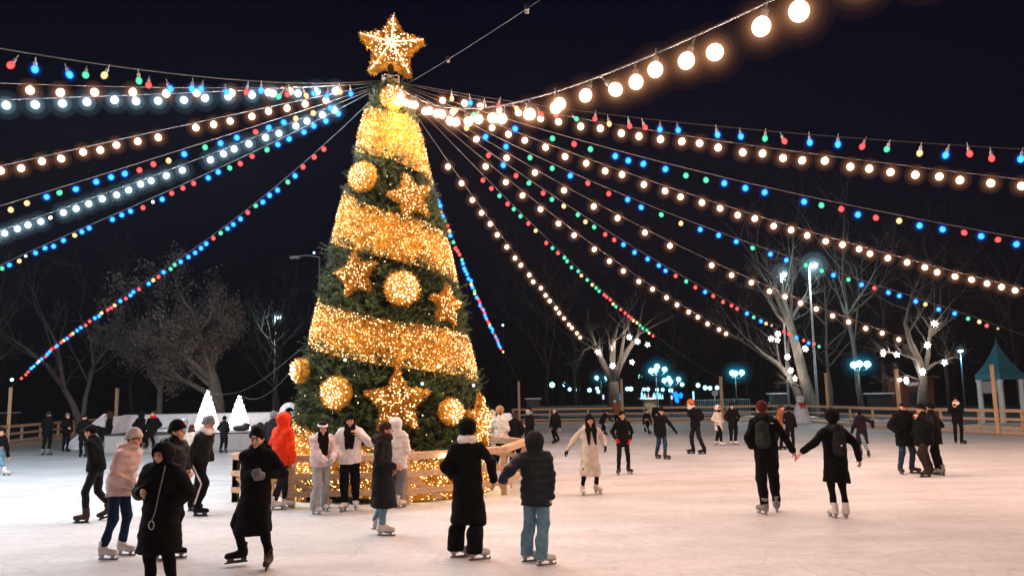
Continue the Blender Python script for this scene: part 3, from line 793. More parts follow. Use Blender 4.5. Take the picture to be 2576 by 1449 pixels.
for i in range(5):
    a = 2 * math.pi * i / 5; put_lamp(L_STAR, (0.6 * SR * math.sin(a), -0.42, 0.6 * SR * math.cos(a)), ts)
    put_lamp(L_STAR, (1.15 * SR * math.sin(a + .63), -0.1, 1.15 * SR * math.cos(a + .63)), ts)
put_lamp(L_STAR, (0, -0.65, 0), ts)

# ---------------------------------------------------------------- timber pen round the tree
PEN = [gnd(592, 1262), gnd(733, 1276), gnd(1022, 1270), gnd(1268, 1243), dep(1318, 1105, 19.2)]
PEN[-1].z = 0
PEN.append(Vector((PEN[-1].x - 0.9, 21.2, 0)))
PEN.append(Vector((TX - 2.2, 21.0, 0)))
PEN.append(Vector((PEN[0].x + 0.35, 17.6, 0)))
PEN.append(PEN[0].copy())
fence('tree_pen', 'pale new timber rail pen built around the foot of the Christmas tree', PEN, 6.0, 0.95, M_WOOD, rails=3, base=False, brace=True, postw=0.12)
# ================================================================ behind the ice
def at0(u, v, y):
    p = dep(u, v, y); return Vector((p.x, p.y, 0))
def zat(u, v, y): return dep(u, v, y).z
# white snow stage with ramp, seat edge and back wall
M_ICEB = mat('packed_white_snow', (0.58, 0.59, 0.61), 0.7, 0.15, 2.0, 0.5, 5)
M_GREYB = mat('grey_plank_front', (0.42, 0.40, 0.38), 0.7, 0.2, 4.0, 0.3, 20, stretch=(1, 1, 8))
M_SEAT = mat('dark_seat_plank', (0.05, 0.05, 0.055), 0.6, 0.2)
st = thing('snow_stage', 'long white snow-covered stage with a sloping ramp and grey plank front', 'stage', at0(470, 1110, 33))
o0 = Vector(st.location)
yF, yB = 32.5, 37.5
xl, xr = at0(262, 1135, yF).x, at0(760, 1130, yF).x
zt = 0.66
def rel(x, y, z): return Vector((x - o0.x, y - o0.y, z))
k = MB(); k.box(rel((xl + xr) / 2, yF + 1.2, zt / 2), (xr - xl, 2.4, zt)); k.build('plank_front', M_GREYB, st)
k = MB(); k.box(rel((xl + xr) / 2, yF + 0.9, zt + 0.03), (xr - xl + 0.1, 1.9, 0.05)); k.build('seat_deck', M_SEAT, st)
xw0, xw1 = at0(312, 1043, yB).x, at0(1230, 1030, yB).x
zw = zat(480, 1040, yB)
k = MB(); k.box(rel((xw0 + xw1) / 2, yB, zw / 2), (xw1 - xw0, 0.35, zw), bev=0.05); k.build('back_wall', M_ICEB, st)
k = MB(); k.box(rel((xl + xr) / 2, yF + 3.6, 0.40), (xr - xl, 2.4, 0.80), bev=0.05); k.build('upper_step', M_ICEB, st)
# ramp: prism sloping down to the left
xa = at0(212, 1092, yB - 1).x
A = [(xa, 0.05), (xw0 + 0.4, zw - 0.02), (xw0 + 0.4, 0.0), (xa, 0.0)]
k = MB(); V = [rel(x, yB - 2.6, z) for x, z in A] + [rel(x, yB + 0.6, z) for x, z in A]
k.add(V, [(0, 3, 2, 1), (4, 5, 6, 7), (0, 1, 5, 4), (1, 2, 6, 5), (2, 3, 7, 6), (3, 0, 4, 7)]); k.build('ramp', M_ICEB, st)
k = MB(); k.beam(rel(xa, yB - 2.5, 0.12), rel(xw0 + 0.4, yB - 2.5, zw + 0.08), 0.12, 0.10); k.build('ramp_edge', M_WHITEB, st)
k = MB(); k.box(rel(at0(1248, 1040, 31).x, 31, 0.65), (1.25, 0.5, 1.3), bev=0.1)
k.box(rel(at0(1292, 1045, 31).x, 31, 0.45), (0.5, 0.5, 0.9), bev=0.1)
obj('snow_block', k.mesh('snow_block', M_ICEB), None, 'white snow block sculpture right of the tree behind the gathered people', 'snow block').location = o0
# dark bags lying on the stage
for u, w, l in ((606, 0.75, 'dark bag lying on the stage below the right light cone'), (645, 0.5, 'smaller dark bag on the stage right of another bag')):
    p = dep(u, 1080, yF + 1.0); k = MB()
    k.ball((0, 0, 0.13), 0.3, 12, 7, (w / 0.6, 0.5, 0.45)); k.ball((w * .3, 0, 0.22), 0.16, 10, 6, (1, .8, .8))
    o = k.build('bag', mat('dark_bag_fabric', (0.02, 0.02, 0.022), 0.8, 0.3), None, True, label=l, cat='bag'); o.location = (p.x, p.y, zt + 0.055)
# glowing cone trees
M_CONEL = emis('cold_white_led', (1.0, 0.93, 0.95), 6.0)
M_CONEB = emis('led_net', (1.0, 0.90, 0.86), 1.0)
L_CONE = lamp_data('cone_tree_light', (1.0, 0.88, 0.84), 34, 0.2)
def cone_tree(u, vt, vb, hw, y, label):
    z0 = 0.80; zt_ = zat(u, vt, y); p = dep(u, vb, y); r = hw / FOC * y
    o = thing('light_cone_tree', label, 'light tree', (p.x, p.y, z0), 0, 'glowing white cone trees on the stage')
    h = zt_ - z0
    pr = []
    for i in range(12):
        f = 1 - i / 12; pr += [(r * (f + .03), h * (i / 12)), (r * (f + .005), h * (i + .55) / 12), (r * max(f - 1 / 12 - .01, .02), h * (i + .98) / 12)]
    k = MB(); k.lathe(pr, 20); k.build('led_net', M_CONEB, o, True)
    pts = []
    for i in range(520):
        f = math.sqrt(rng.random()); a = rng.random() * 6.283; rr = r * f * 1.02 + 0.03
        pts.append(Vector((rr * math.cos(a), rr * math.sin(a), h * (1 - f) + 0.02)))
    obj('led_lights', lights_mesh(pts, 0.036, M_CONEL), o, kind='stuff')
    for i in range(9):
        k2 = MB(); 
    for i in range(7):
        k = MB(); f = 0.12 + i * 0.125; k.tube([Vector((r * f * 1.04 * math.cos(a), r * f * 1.04 * math.sin(a), h * (1 - f))) for a in np.linspace(0, 6.2832, 21)], 0.012, 5, False); k.build('wire_ring', M_DPOLE, o)
    for a in (200, 270, 340, 90): put_lamp(L_CONE, (1.25 * r * math.cos(R_(a)) , 1.35 * r * math.sin(R_(a)), h * 0.35), o)
    return o
cone_tree(520, 980, 1082, 27, 34.3, 'taller left glowing white cone tree on the snow stage')
cone_tree(600, 994, 1088, 24, 34.0, 'shorter right glowing white cone tree on the snow stage')
# white numeral
def text_mesh(body, size, ext, m):
    c = bpy.data.curves.new('t', 'FONT'); c.body = body; c.size = size; c.extrude = ext; c.align_x = 'CENTER'; c.bevel_depth = size * 0.012
    o = bpy.data.objects.new('t', c); COL.objects.link(o)
    dg = bpy.context.evaluated_depsgraph_get(); me = bpy.data.meshes.new_from_object(o.evaluated_get(dg))
    bpy.data.objects.remove(o); me.materials.clear(); me.materials.append(m); return me
p = at0(729, 1030, 29); zz = zat(729, 1012, 29)
def stroke(pts, w, d):
    n = len(pts); V = []
    for i, (x, z) in enumerate(pts):
        x0, z0 = pts[max(i - 1, 0)]; x1, z1 = pts[min(i + 1, n - 1)]; l = math.hypot(x1 - x0, z1 - z0); nx, nz = -(z1 - z0) / l * w / 2, (x1 - x0) / l * w / 2
        V += [(x + nx, -d / 2, z + nz), (x - nx, -d / 2, z - nz), (x - nx, d / 2, z - nz), (x + nx, d / 2, z + nz)]
    Q = [(0, 1, 2, 3), (n * 4 - 1, n * 4 - 2, n * 4 - 3, n * 4 - 4)]
    for i in range(n - 1):
        for k_ in range(4): Q.append((i * 4 + k_, i * 4 + 4 + k_, i * 4 + 4 + (k_ + 1) % 4, i * 4 + (k_ + 1) % 4))
    k = MB(); k.add(V, Q); return k
rr = .27; cz = zz - rr - .085
two = [(rr * math.cos(R_(a_)), cz + rr * math.sin(R_(a_))) for a_ in range(195, -41, -15)] + [(-.02, cz - .62), (-.30, .10), (-.22, .09), (.36, .09)]
o = stroke(two, .17, .18).build('numeral', M_WHITEB, None, False, label='big white upright numeral 2 behind the red jacket at the left of the tree', cat='numeral')
o.location = p
# power cables from the tree to the cone trees
for (u1, v1, y1), (u2, v2, y2), l in (((532, 988, 34), (768, 868, 18.2), 'upper thin dark cable sagging from the tree to the left light cone'), ((612, 998, 34), (768, 890, 18.0), 'lower thin dark cable sagging from the tree to the right light cone')):
    a, b = dep(u1, v1, y1), dep(u2, v2, y2); k = MB()
    k.tube([a.lerp(b, i / 16) - a - Vector((0, 0, 0.45 * math.sin(math.pi * i / 16))) for i in range(17)], 0.008, 5)
    o = k.build('power_cable', mat('grey_cable', (0.05, 0.05, 0.055), .6, .1), None, True, label=l, cat='cable'); o.location = a

# ---------------------------------------------------------------- bare trees
M_BARK = mat('pale_bark', (0.11, 0.096, 0.082), 0.9, 0.35, 3.0, 0.8, 14, stretch=(3, 3, 0.8))
M_TWIG = mat('twig_bark', (0.07, 0.058, 0.05), 0.9, 0.3, 3.0)
M_DBARK = mat('dark_bark', (0.025, 0.023, 0.022), 0.9, 0.35, 3.0, 0.8, 14, stretch=(3, 3, 0.8))
M_LEAF = mat('dry_brown_leaves', (0.10, 0.088, 0.078), 0.8, 0.5, 1.5)
def grow(r, limbs, levels, spread=0.55, seed=0, droop=0.0, kids=(4, 5, 5), lenf=0.55, wob=0.12):
    """limbs: list of (points, r0, r1) laid out by hand; then smaller boughs sprout at random"""
    rg = random.Random(seed); out = [list(limbs)]
    cur = [(l, 0) for l in limbs]
    for lv in range(levels):
        nxt = []
        for (pts, r0, r1), _ in cur:
            L = sum((b - a).length for a, b in zip(pts[:-1], pts[1:]))
            for j in range(kids[min(lv, len(kids) - 1)]):
                f = rg.uniform(0.3, 1.0) if j else 1.0
                fi = f * (len(pts) - 1); i = min(int(fi), len(pts) - 2); p = pts[i].lerp(pts[i + 1], fi - i)
                d = (pts[i + 1] - pts[i]).normalized()
                d = (d + Vector((rg.gauss(0, 1), rg.gauss(0, 1), rg.gauss(0.15, 0.6))) * spread).normalized()
                l = L * lenf * rg.uniform(0.6, 1.25); rr = (r0 + (r1 - r0) * f) * 0.6
                q = [p]; dd = d.copy(); ns = 4
                for s in range(ns):
                    dd = (dd + Vector((rg.gauss(0, wob), rg.gauss(0, wob), rg.gauss(0.06 - droop * (s / ns), wob)))).normalized(); q.append(q[-1] + dd * (l / ns))
                nxt.append(((q, max(rr, 0.008), max(rr * 0.3, 0.005)), lv))
        out.append([n[0] for n in nxt]); cur = nxt
    return out
def tree_obj(name, label, loc, levels, mt, mb, leaves=None, group=None):
    o = thing(name, label, 'tree', loc, 0, group)
    k = MB()
    for pts, r0, r1 in levels[0]: k.tube(pts, [r0 + (r1 - r0) * i / (len(pts) - 1) for i in range(len(pts))], 8)
    k.build('trunk', mt, o, True)
    k = MB()
    for li, lv in enumerate(levels[1:]):
        for pts, r0, r1 in lv: k.tube(pts, [r0 + (r1 - r0) * i / (len(pts) - 1) for i in range(len(pts))], 5 if li == 0 else 3, False)
    if k.n: k.build('crown', mb, o, True)
    if leaves:
        n, sz, m = leaves; V = []; Q = []; ends = [(p, 0) for lv in levels[-1:] + levels[-2:-1] for (pts, a, b) in lv for p in pts[1:]]
        for _ in range(n):
            p = rng.choice(ends)[0] + Vector((rng.gauss(0, .2), rng.gauss(0, .2), rng.gauss(0, .2)))
            a = Vector((rng.gauss(0, 1), rng.gauss(0, 1), rng.gauss(0, 1))).normalized(); b = a.orthogonal().normalized(); s = sz * rng.uniform(.5, 1.4)
            i = len(V); V.extend((p - a * s, p + b * s * .6, p + a * s, p - b * s * .6)); Q.append((i, i + 1, i + 2, i + 3))
        obj('leaves', mesh_np('leaves', V, [np.array(Q)], [m], smooth=False), o)
    return o
def pxpath(pts, y, base, jit=0.0):
    """list of (u,v) drawn on the plane at depth y, relative to base; depth spreads a little"""
    return [dep(u, v, y + jit * i) - base for i, (u, v) in enumerate(pts)]
# left tree that kept its brown leaves (two stems), and its barer neighbour
b = at0(548, 1065, 41)
L = [(pxpath([(548, 1068), (546, 1010), (538, 960), (522, 910), (505, 860), (495, 810)], 41, b), 0.42, 0.10), (pxpath([(538, 960), (500, 925), (455, 885), (410, 850)], 41, b, -0.5), 0.2, 0.06),
     (pxpath([(522, 910), (550, 870), (572, 840), (585, 815)], 41, b, 0.6), 0.16, 0.05), (pxpath([(546, 1000), (480, 965), (410, 930), (350, 900)], 41, b, 0.4), 0.16, 0.05)]
tree_obj('bare_tree', 'broad tree with dull brown leaves left on it, behind the glowing cones', b, grow(0, L, 3, 0.75, 3, kids=(12, 7, 5), lenf=0.40, wob=.2), M_BARK, M_BARK, (20000, 0.055, M_LEAF))
b = at0(430, 1050, 43)
L = [(pxpath([(400, 1055), (403, 980), (415, 920), (420, 860), (418, 790)], 43, b), 0.17, 0.05), (pxpath([(403, 985), (380, 930), (352, 880), (330, 850)], 43, b, .3), 0.1, 0.03)]
tree_obj('bare_tree', 'thin grey-stemmed tree just right of the lone left post', b, grow(0, L, 3, 0.7, 5, kids=(6, 5, 4), lenf=0.42), M_BARK, M_TWIG, (2500, 0.1, M_LEAF))
b = at0(205, 1090, 44)
L = [(pxpath([(205, 1080), (185, 1020), (160, 975), (152, 920), (140, 860), (110, 800)], 44, b), 0.2, 0.05), (pxpath([(205, 1075), (215, 1000), (235, 920), (228, 850), (200, 790)], 44, b, .3), 0.15, 0.04), (pxpath([(160, 975), (120, 920), (70, 880), (30, 850)], 44, b, -.3), 0.12, 0.03),
     (pxpath([(232, 925), (260, 890), (290, 850)], 44, b, -.3), 0.08, 0.03)]
tree_obj('bare_tree', 'bare grey tree with forked slanting stems at the far left', b, grow(0, L, 3, 0.6, 9, kids=(7, 5, 4), lenf=0.42), M_BARK, M_TWIG)
b = at0(-30, 1090, 46)
L = [(pxpath([(-40, 1090), (-38, 1000), (-30, 930), (-15, 870), (0, 800)], 46, b), 0.22, 0.05), (pxpath([(-38, 960), (-10, 910), (15, 890)], 46, b), 0.1, 0.04)]
tree_obj('bare_tree', 'bare tree cut off by the left edge of the picture', b, grow(0, L, 3, 0.6, 12, kids=(6, 5, 4), lenf=0.5), M_BARK, M_TWIG)
# pollarded tree with star lights, centre right
b = at0(1546, 1050, 58)
L = [(pxpath([(1546, 1050), (1545, 1000), (1543, 960)], 58, b), 0.50, 0.34), (pxpath([(1543, 965), (1520, 920), (1505, 890), (1498, 868)], 58, b, .2), 0.30, 0.14), (pxpath([(1543, 960), (1541, 900), (1544, 855), (1552, 820)], 58, b, -.3), 0.26, 0.10),
     (pxpath([(1543, 962), (1560, 915), (1580, 880), (1602, 850), (1612, 825)], 58, b, .3), 0.28, 0.09), (pxpath([(1505, 890), (1488, 872), (1470, 880), (1458, 905)], 58, b), 0.10, 0.05), (pxpath([(1498, 868), (1490, 840), (1482, 815)], 58, b), 0.10, 0.04),
     (pxpath([(1560, 915), (1566, 870), (1572, 830), (1566, 800)], 58, b), 0.14, 0.05)]
tree_obj('pollarded_tree', 'small pollarded bare tree hung with star lights, centre right of the tree', b, grow(0, L, 3, 0.5, 21, kids=(4, 4, 3), lenf=0.5), M_BARK, M_TWIG)
# big white-lit pollarded tree behind the snowman
b = at0(2060, 1062, 56)
L = [(pxpath([(2060, 1060), (2040, 1010), (2022, 950), (2005, 880), (1985, 810), (1972, 760), (1968, 715)], 56, b), 0.50, 0.16), (pxpath([(2022, 1050), (2005, 985), (1985, 945), (1955, 915), (1920, 890), (1890, 862)], 56, b, .2), 0.34, 0.06),
     (pxpath([(1985, 810), (2010, 770), (2030, 735)], 56, b, -.3), 0.16, 0.05), (pxpath([(1990, 825), (1955, 790), (1935, 760), (1925, 735)], 56, b, .3), 0.16, 0.05), (pxpath([(1972, 760), (1950, 725), (1945, 695)], 56, b), 0.10, 0.04), (pxpath([(1975, 750), (1990, 715), (1995, 690)], 56, b), 0.10, 0.04),
     (pxpath([(2030, 980), (2005, 968), (1985, 962)], 56, b), 0.10, 0.04)]
tree_obj('pollarded_tree', 'tall leaning pale-lit pollarded tree behind the snowman, below a cold lamp', b, grow(0, L, 3, 0.5, 25, kids=(6, 5, 4), lenf=0.55), M_BARK, M_TWIG)
# star-lit tree at the right
b = at0(2318, 1062, 50)
L = [(pxpath([(2318, 1062), (2320, 1000), (2322, 950), (2312, 905), (2290, 860), (2278, 815), (2285, 775)], 50, b), 0.34, 0.07), (pxpath([(2322, 950), (2335, 890), (2340, 830), (2350, 790)], 50, b, .3), 0.2, 0.05), (pxpath([(2312, 905), (2265, 890), (2230, 885)], 50, b, -.3), 0.12, 0.04),
     (pxpath([(2325, 935), (2350, 915), (2375, 905), (2395, 900)], 50, b), 0.12, 0.04), (pxpath([(2320, 960), (2280, 945), (2250, 955)], 50, b), 0.1, 0.04)]
tree_obj('pollarded_tree', 'bare tree hung with many star lights in front of the dark red stall', b, grow(0, L, 3, 0.65, 31, kids=(7, 5, 4), lenf=0.5), M_BARK, M_TWIG)
# tall dim trees between and behind them
def dim_tree(u, v0, y, h, label, seed, lean=0.0, m=M_BARK, r=0.2):
    b = at0(u, v0, y); rg = random.Random(seed); L = []
    pts = [Vector((lean * i / 6 * h * .3 + rg.gauss(0, .12) * (i > 0), rg.gauss(0, .1) * (i > 0), h * i / 6 * .85)) for i in range(7)]
    L.append((pts, r, r * .3))
    for j in range(5):
        i = rg.randint(2, 5); a = rg.random() * 6.28; q = [pts[i]]
        for s in range(4): q.append(q[-1] + Vector((math.cos(a) * h * .06, math.sin(a) * h * .06, h * .06)) + Vector((rg.gauss(0, .1), rg.gauss(0, .1), rg.gauss(0, .1))))
        L.append((q, r * .45, r * .15))
    return tree_obj('bare_tree', label, b, grow(0, L, 3, 0.65, seed, kids=(5, 4, 4), lenf=0.55), m, M_TWIG)
dim_tree(2095, 1058, 66, 12.5, 'tall dim bare tree just right of the floodlight pole', 41)
dim_tree(2172, 1055, 60, 13.0, 'tall dim bare tree behind the triple globe lamp', 42, -0.2, r=0.26)
dim_tree(2225, 1052, 72, 14, 'tall dim bare tree left of the star-lit tree by the stall', 43, 0.2)
dim_tree(2390, 1052, 70, 15, 'tall dark bare tree between the stall and the gazebo', 44)
dim_tree(2570, 1058, 66, 14, 'dark bare tree behind the gazebo at the right edge', 45, m=M_DBARK)
dim_tree(1380, 1052, 74, 14, 'dark bare tree behind the fence, first right of the Christmas tree', 46, m=M_DBARK)
dim_tree(1450, 1050, 82, 15, 'dark bare tree left of the small star-lit tree', 47, m=M_DBARK)
dim_tree(1700, 1048, 88, 15, 'dark bare tree beside the lit display', 48, m=M_DBARK)
dim_tree(690, 1060, 62, 10, 'dim bare tree under the cold street lamp left of the Christmas tree', 49)
dim_tree(330, 1075, 60, 11, 'dark bare tree behind the white ramp', 50, m=M_DBARK)
dim_tree(1880, 1050, 84, 14, 'dark bare tree behind the pair of white globe lamps', 51, m=M_DBARK)
# far wood, nearly black
def far_wood():
    rg = random.Random(77); k = MB()
    for i in range(220):
        a = rg.uniform(-62, 62); d = rg.uniform(105, 150); x, y = d * math.sin(R_(a)), d * math.cos(R_(a)); h = rg.uniform(7, 15)
        pts = [Vector((x, y, -0.1))]
        for s in range(5): pts.append(pts[-1] + Vector((rg.gauss(0, .25), rg.gauss(0, .25), h / 5)))
        k.tube(pts, [0.22, 0.2, 0.16, 0.12, 0.08, 0.03], 5, False)
        for j in range(22):
            q = pts[rg.randint(2, 5)]; b2 = rg.random() * 6.28; l = rg.uniform(1.2, 3.4)
            e = q + Vector((math.cos(b2) * l * .7, math.sin(b2) * l * .7, l * rg.uniform(.3, 1)))
            k.tube([q, q.lerp(e, .5) + Vector((rg.gauss(0, .2), rg.gauss(0, .2), rg.gauss(0, .2))), e], [0.07, 0.05, 0.02], 3, False)
    k.build('far_wood', M_DBARK, None, False, kind='stuff', label='dark far-off wood of bare trees around the park', cat='wood')
far_wood()

# ---------------------------------------------------------------- star lights on the trees
M_STAR = emis('white_star_led', (1.0, 0.93, 0.90), 5.0)
L_ST = lamp_data('star_led_light', (1.0, 0.84, 0.74), 34, 0.1)
def star_light_mesh(r, n=7):
    k = MB(); P = star_poly(r, r * .5, n); V = [(x, .05, z) for x, z in P] + [(x, -.05, z) for x, z in P] + [(0, -.12, 0), (0, .12, 0)]; m = len(P)
    k.add(V, [(i, (i + 1) % m, m + (i + 1) % m, m + i) for i in range(m)], [(m + i, m + (i + 1) % m, 2 * m) for i in range(m)] + [((i + 1) % m, i, 2 * m + 1) for i in range(m)])
    return k.mesh('star_light', M_STAR)
SLM = star_light_mesh(0.23); SLM5 = star_light_mesh(0.21, 5)
STL = [(1503, 885, 57.6, 'on the lower left bough of the small pollarded tree'), (1541, 920, 57.4, 'lowest in the fork of the small pollarded tree'), (1541, 876, 57.5, 'in the middle of the small pollarded tree'), (1590, 911, 57.5, 'hanging low at the right of the small pollarded tree'),
       (1583, 848, 57.5, 'at the upper right of the small pollarded tree'), (1604, 859, 57.5, 'right of two others on the small pollarded tree'), (1629, 867, 57.5, 'at the far right tip of the small pollarded tree'),
       (1940, 852, 55.5, 'leftmost of a tight trio on the leaning tree behind the snowman'), (1957, 840, 55.5, 'upper one of a tight trio on the leaning tree'), (1956, 855, 55.2, 'lower right one of a tight trio on the leaning tree'), (1981, 898, 55.5, 'beside the trunk of the leaning tree, below the trio'),
       (1989, 932, 55.5, 'between two others low on the leaning tree'), (2000, 952, 55.5, 'lowest on the leaning tree behind the snowman'), (2026, 877, 55.5, 'right of the leaning trunk under a coloured string'),
       (2222, 888, 49.5, 'at the left tip of the tree before the dark red stall'), (2256, 892, 49.5, 'second from the left tip of the tree before the stall'), (2351, 814, 49.5, 'topmost on the tree before the stall'), (2333, 868, 49.5, 'in the middle of the tree before the stall'),
       (2376, 912, 49.5, 'at the right tip of the tree before the stall'), (2321, 935, 49.3, 'lowest on the trunk of the tree before the stall')]
for i, (u, v, y, l) in enumerate(STL):
    o = obj('star_light', SLM if i % 3 else SLM5, None, 'glowing white star light ' + l, 'star light', 'white star lights hung in the bare trees'); o.location = dep(u, v, y); o.rotation_euler = (rng.gauss(0, .2), rng.gauss(0, .5), rng.gauss(0, .35))
    put_lamp(L_ST, (0, -0.45, 0.1), o); put_lamp(L_ST, (0, 0.55, 0.1), o)

# ---------------------------------------------------------------- lamps
M_COLDG = emis('cold_globe', (0.42, 0.92, 1.0), 3.5)
M_COLDH = emis('cold_lamp_head', (0.80, 0.97, 1.0), 6.0)
M_BLUE = emis('blue_led', (0.01, 0.22, 1.0), 2.2)
M_CYAN = emis('cyan_led', (0.30, 0.85, 1.0), 2.0)
M_PINK = emis('pink_led', (1.0, 0.35, 0.5), 1.2)
L_GLOBE = lamp_data('globe_lamp_light', (0.45, 0.9, 1.0), 90, 0.15)
GHALO = [bloom_shell_mesh('outer_bloom_shell', .30, (0.05, 0.55, 0.8), 0.55), bloom_shell_mesh('outer_bloom_shell', .5, (0.02, 0.40, 0.62), 0.12), bloom_shell_mesh('outer_bloom_shell', .85, (0.01, 0.30, 0.5), 0.035)]  # added glow shells imitating the halo round globe and park lamps
FHALO = [bloom_shell_mesh('outer_bloom_shell', .36, (0.5, 0.85, 1.0), 0.9), bloom_shell_mesh('outer_bloom_shell', .6, (0.35, 0.7, 0.85), 0.25), bloom_shell_mesh('outer_bloom_shell', 1.0, (0.3, 0.6, 0.75), 0.08)]  # same kind of added halo volumes, for the floodlight heads
def globe_lamp(us, y, label, r, base_v=None):
    u0 = sum(u for u, v in us) / len(us); b = at0(u0, 1000, y)
    o = thing('globe_lamp', label, 'street lamp', b, 0, 'globe street lamps in the park')
    k = MB(); zs = [zat(u, v, y) for u, v in us]; zm = min(zs) - r * 1.6
    k.tube([Vector((0, 0, 0)), Vector((0, 0, zm * .5)), Vector((0, 0, zm))], [0.06, 0.045, 0.035], 8)
    gl = []
    for i, (u, v) in enumerate(us):
        p = dep(u, v, y + (0.3 if i % 2 else -0.3)) - b
        k.tube([Vector((0, 0, zm)), Vector((p.x * .6, p.y * .6, zm - .05)), Vector((p.x, p.y, p.z - r))], 0.025, 6); gl.append(p)
    k.build('lamp_post', M_DPOLE, o, True)
    for p in gl:
        for gm in GHALO: q = obj('outer_bloom_shell', gm, o); q.location = p
        k = MB(); k.ball((0, 0, 0), r, 14, 9); q = k.build('globe', M_COLDG, o, True); q.location = p
        put_lamp(L_GLOBE, p + Vector((0, 0, -r - 0.08)), o)
globe_lamp([(1638, 933), (1649, 931), (1653, 922), (1672, 929)], 60, 'four-globe cold white street lamp highest over the lit display', 0.2)
globe_lamp([(1671, 957), (1682, 952), (1687, 960), (1707, 954)], 68, 'four-globe cold white street lamp lower right of a higher one', 0.2)
globe_lamp([(1842, 938), (1850, 939), (1866, 937)], 58, 'three-globe street lamp alone between sign and leaning tree', 0.2)
globe_lamp([(2148, 918), (2162, 915), (2182, 916)], 52, 'nearest three-globe street lamp, right of the floodlight pole', 0.22)
globe_lamp([(1501, 950), (1526, 950)], 80, 'two-globe street lamp behind the small pollarded tree', 0.2)
far = [(1389, 968, 'pair'), (1421, 967, ''), (1433, 979, ''), (1451, 979, ''), (1483, 981, ''), (1502, 977, ''), (1505, 985, ''), (1549, 981, ''), (1578, 978, ''), (1587, 978, ''), (1620, 979, ''), (1630, 979, ''), (1653, 980, ''), (1667, 980, ''), (1684, 982, ''), (1691, 982, ''), (1716, 967, ''), (1610, 947, ''), (1756, 969, ''), (1774, 975, ''), (1786, 976, ''), (1793, 977, ''), (1804, 975, '')]
k = MB(); k.ball((0, 0, 0), 0.24, 10, 7); FG = k.mesh('globe', M_COLDG, True)
k = MB(); k.tube([(0, 0, 0), (0, 0, 1)], 0.05, 6); FP = k.mesh('lamp_post', M_DPOLE, True)
names = ['behind the dark trees right of the Christmas tree', 'left of the small pollarded tree', 'around the small pollarded tree', 'beside the lit display', 'between the display and the round sign']
for i, (u, v, l) in enumerate(far):
    y = 105 + (i * 7) % 25; p = dep(u, v, y)
    where = names[0] if u < 1440 else names[1] if u < 1500 else names[2] if u < 1600 else names[3] if u < 1730 else names[4]
    o = thing('park_lamp', 'tiny far cold white park lamp ' + where, 'park lamp', (p.x, p.y, 0), 0, 'tiny park lamps ' + where)
    q = obj('outer_bloom_shell', GHALO[1], o); q.location = (0, 0, p.z)
    q = obj('globe', FG, o); q.location = (0, 0, p.z); s = 0.9 + 0.6 * rng.random(); q.scale = (s, s, s)
    q = obj('lamp_post', FP, o); q.scale = (1, 1, p.z - 0.2)
# tall floodlight poles
L_FLOOD = lamp_data('floodlight', (0.72, 0.95, 1.0), 1100, 0.25)
def flood(u, v, y, ub, label, power=1.0, lit=True, arm=None, lamp=None):
    b = at0(ub, 1020, y); t = dep(u, v, y) - b
    o = thing('floodlight_pole', label, 'floodlight', b)
    k = MB(); top = Vector((t.x * .1, 0, t.z))
    k.tube([Vector((0, 0, 0)), top * .5, top], [0.10, 0.075, 0.05], 10); k.build('pole', M_POLE, o, True)
    k = MB(); k.tube([top, top.lerp(t, .5) + Vector((0, 0, .12)), t + Vector((0, 0, .05))], 0.035, 6); k.box(t, (0.55, 0.32, 0.14)); k.build('lamp_arm', M_POLE, o)
    if lit:
        k = MB(); k.ball(t + Vector((0, -0.05, -0.12)), 0.2, 12, 8, (1.3, 1, .6)); k.build('lens', M_COLDH, o, True)
        for gm in FHALO: q = obj('outer_bloom_shell', gm, o); q.location = t + Vector((0, -.05, -.12)); sc__ = .55 if lamp else 1; q.scale = (sc__,) * 3
        put_lamp(lamp or L_FLOOD, t + Vector((0, -0.2, -0.42)), o)
flood(2045, 665, 53, 2057, 'tall grey floodlight pole with a cold white lamp, right of the leaning tree')
flood(1970, 688, 59, 1985, 'cold floodlight shining through the top twigs of the leaning tree')
flood(700, 795, 64, 688, 'cold street lamp glowing low in the dark left of the Christmas tree', lamp=lamp_data('dim_flood', (0.7, 0.95, 1), 500, .2))
flood(742, 648, 46, 806, 'unlit street lamp with a long arm half hidden by the Christmas tree', lit=False)
flood(2415, 880, 75, 2428, 'small bluish lamp on a thin pole between stall and gazebo', lamp=lamp_data('blue_flood', (0.2, 0.6, 1), 200, .2))
for (u, v, y, l) in ((410, 857, 90, 'tiny far white lamp seen through the brown-leaved tree'), (790, 636, 95, 'tiny far white light high beside the Christmas tree at the left'), (1265 - 0, 818, 100, 'tiny far white light right of the Christmas tree in the dark'), (2032, 978, 90, 'tiny far white lamp between the snowman trees'), (30, 955, 70, 'tiny far white lamp at the left edge above the fence')):
    p = dep(u, v, y); o = thing('park_lamp', l, 'park lamp', (p.x, p.y, 0))
    q = obj('globe', FG, o); q.location = (0, 0, p.z); q.scale = (.6, .6, .6); q = obj('lamp_post', FP, o); q.scale = (1, 1, p.z - .12)

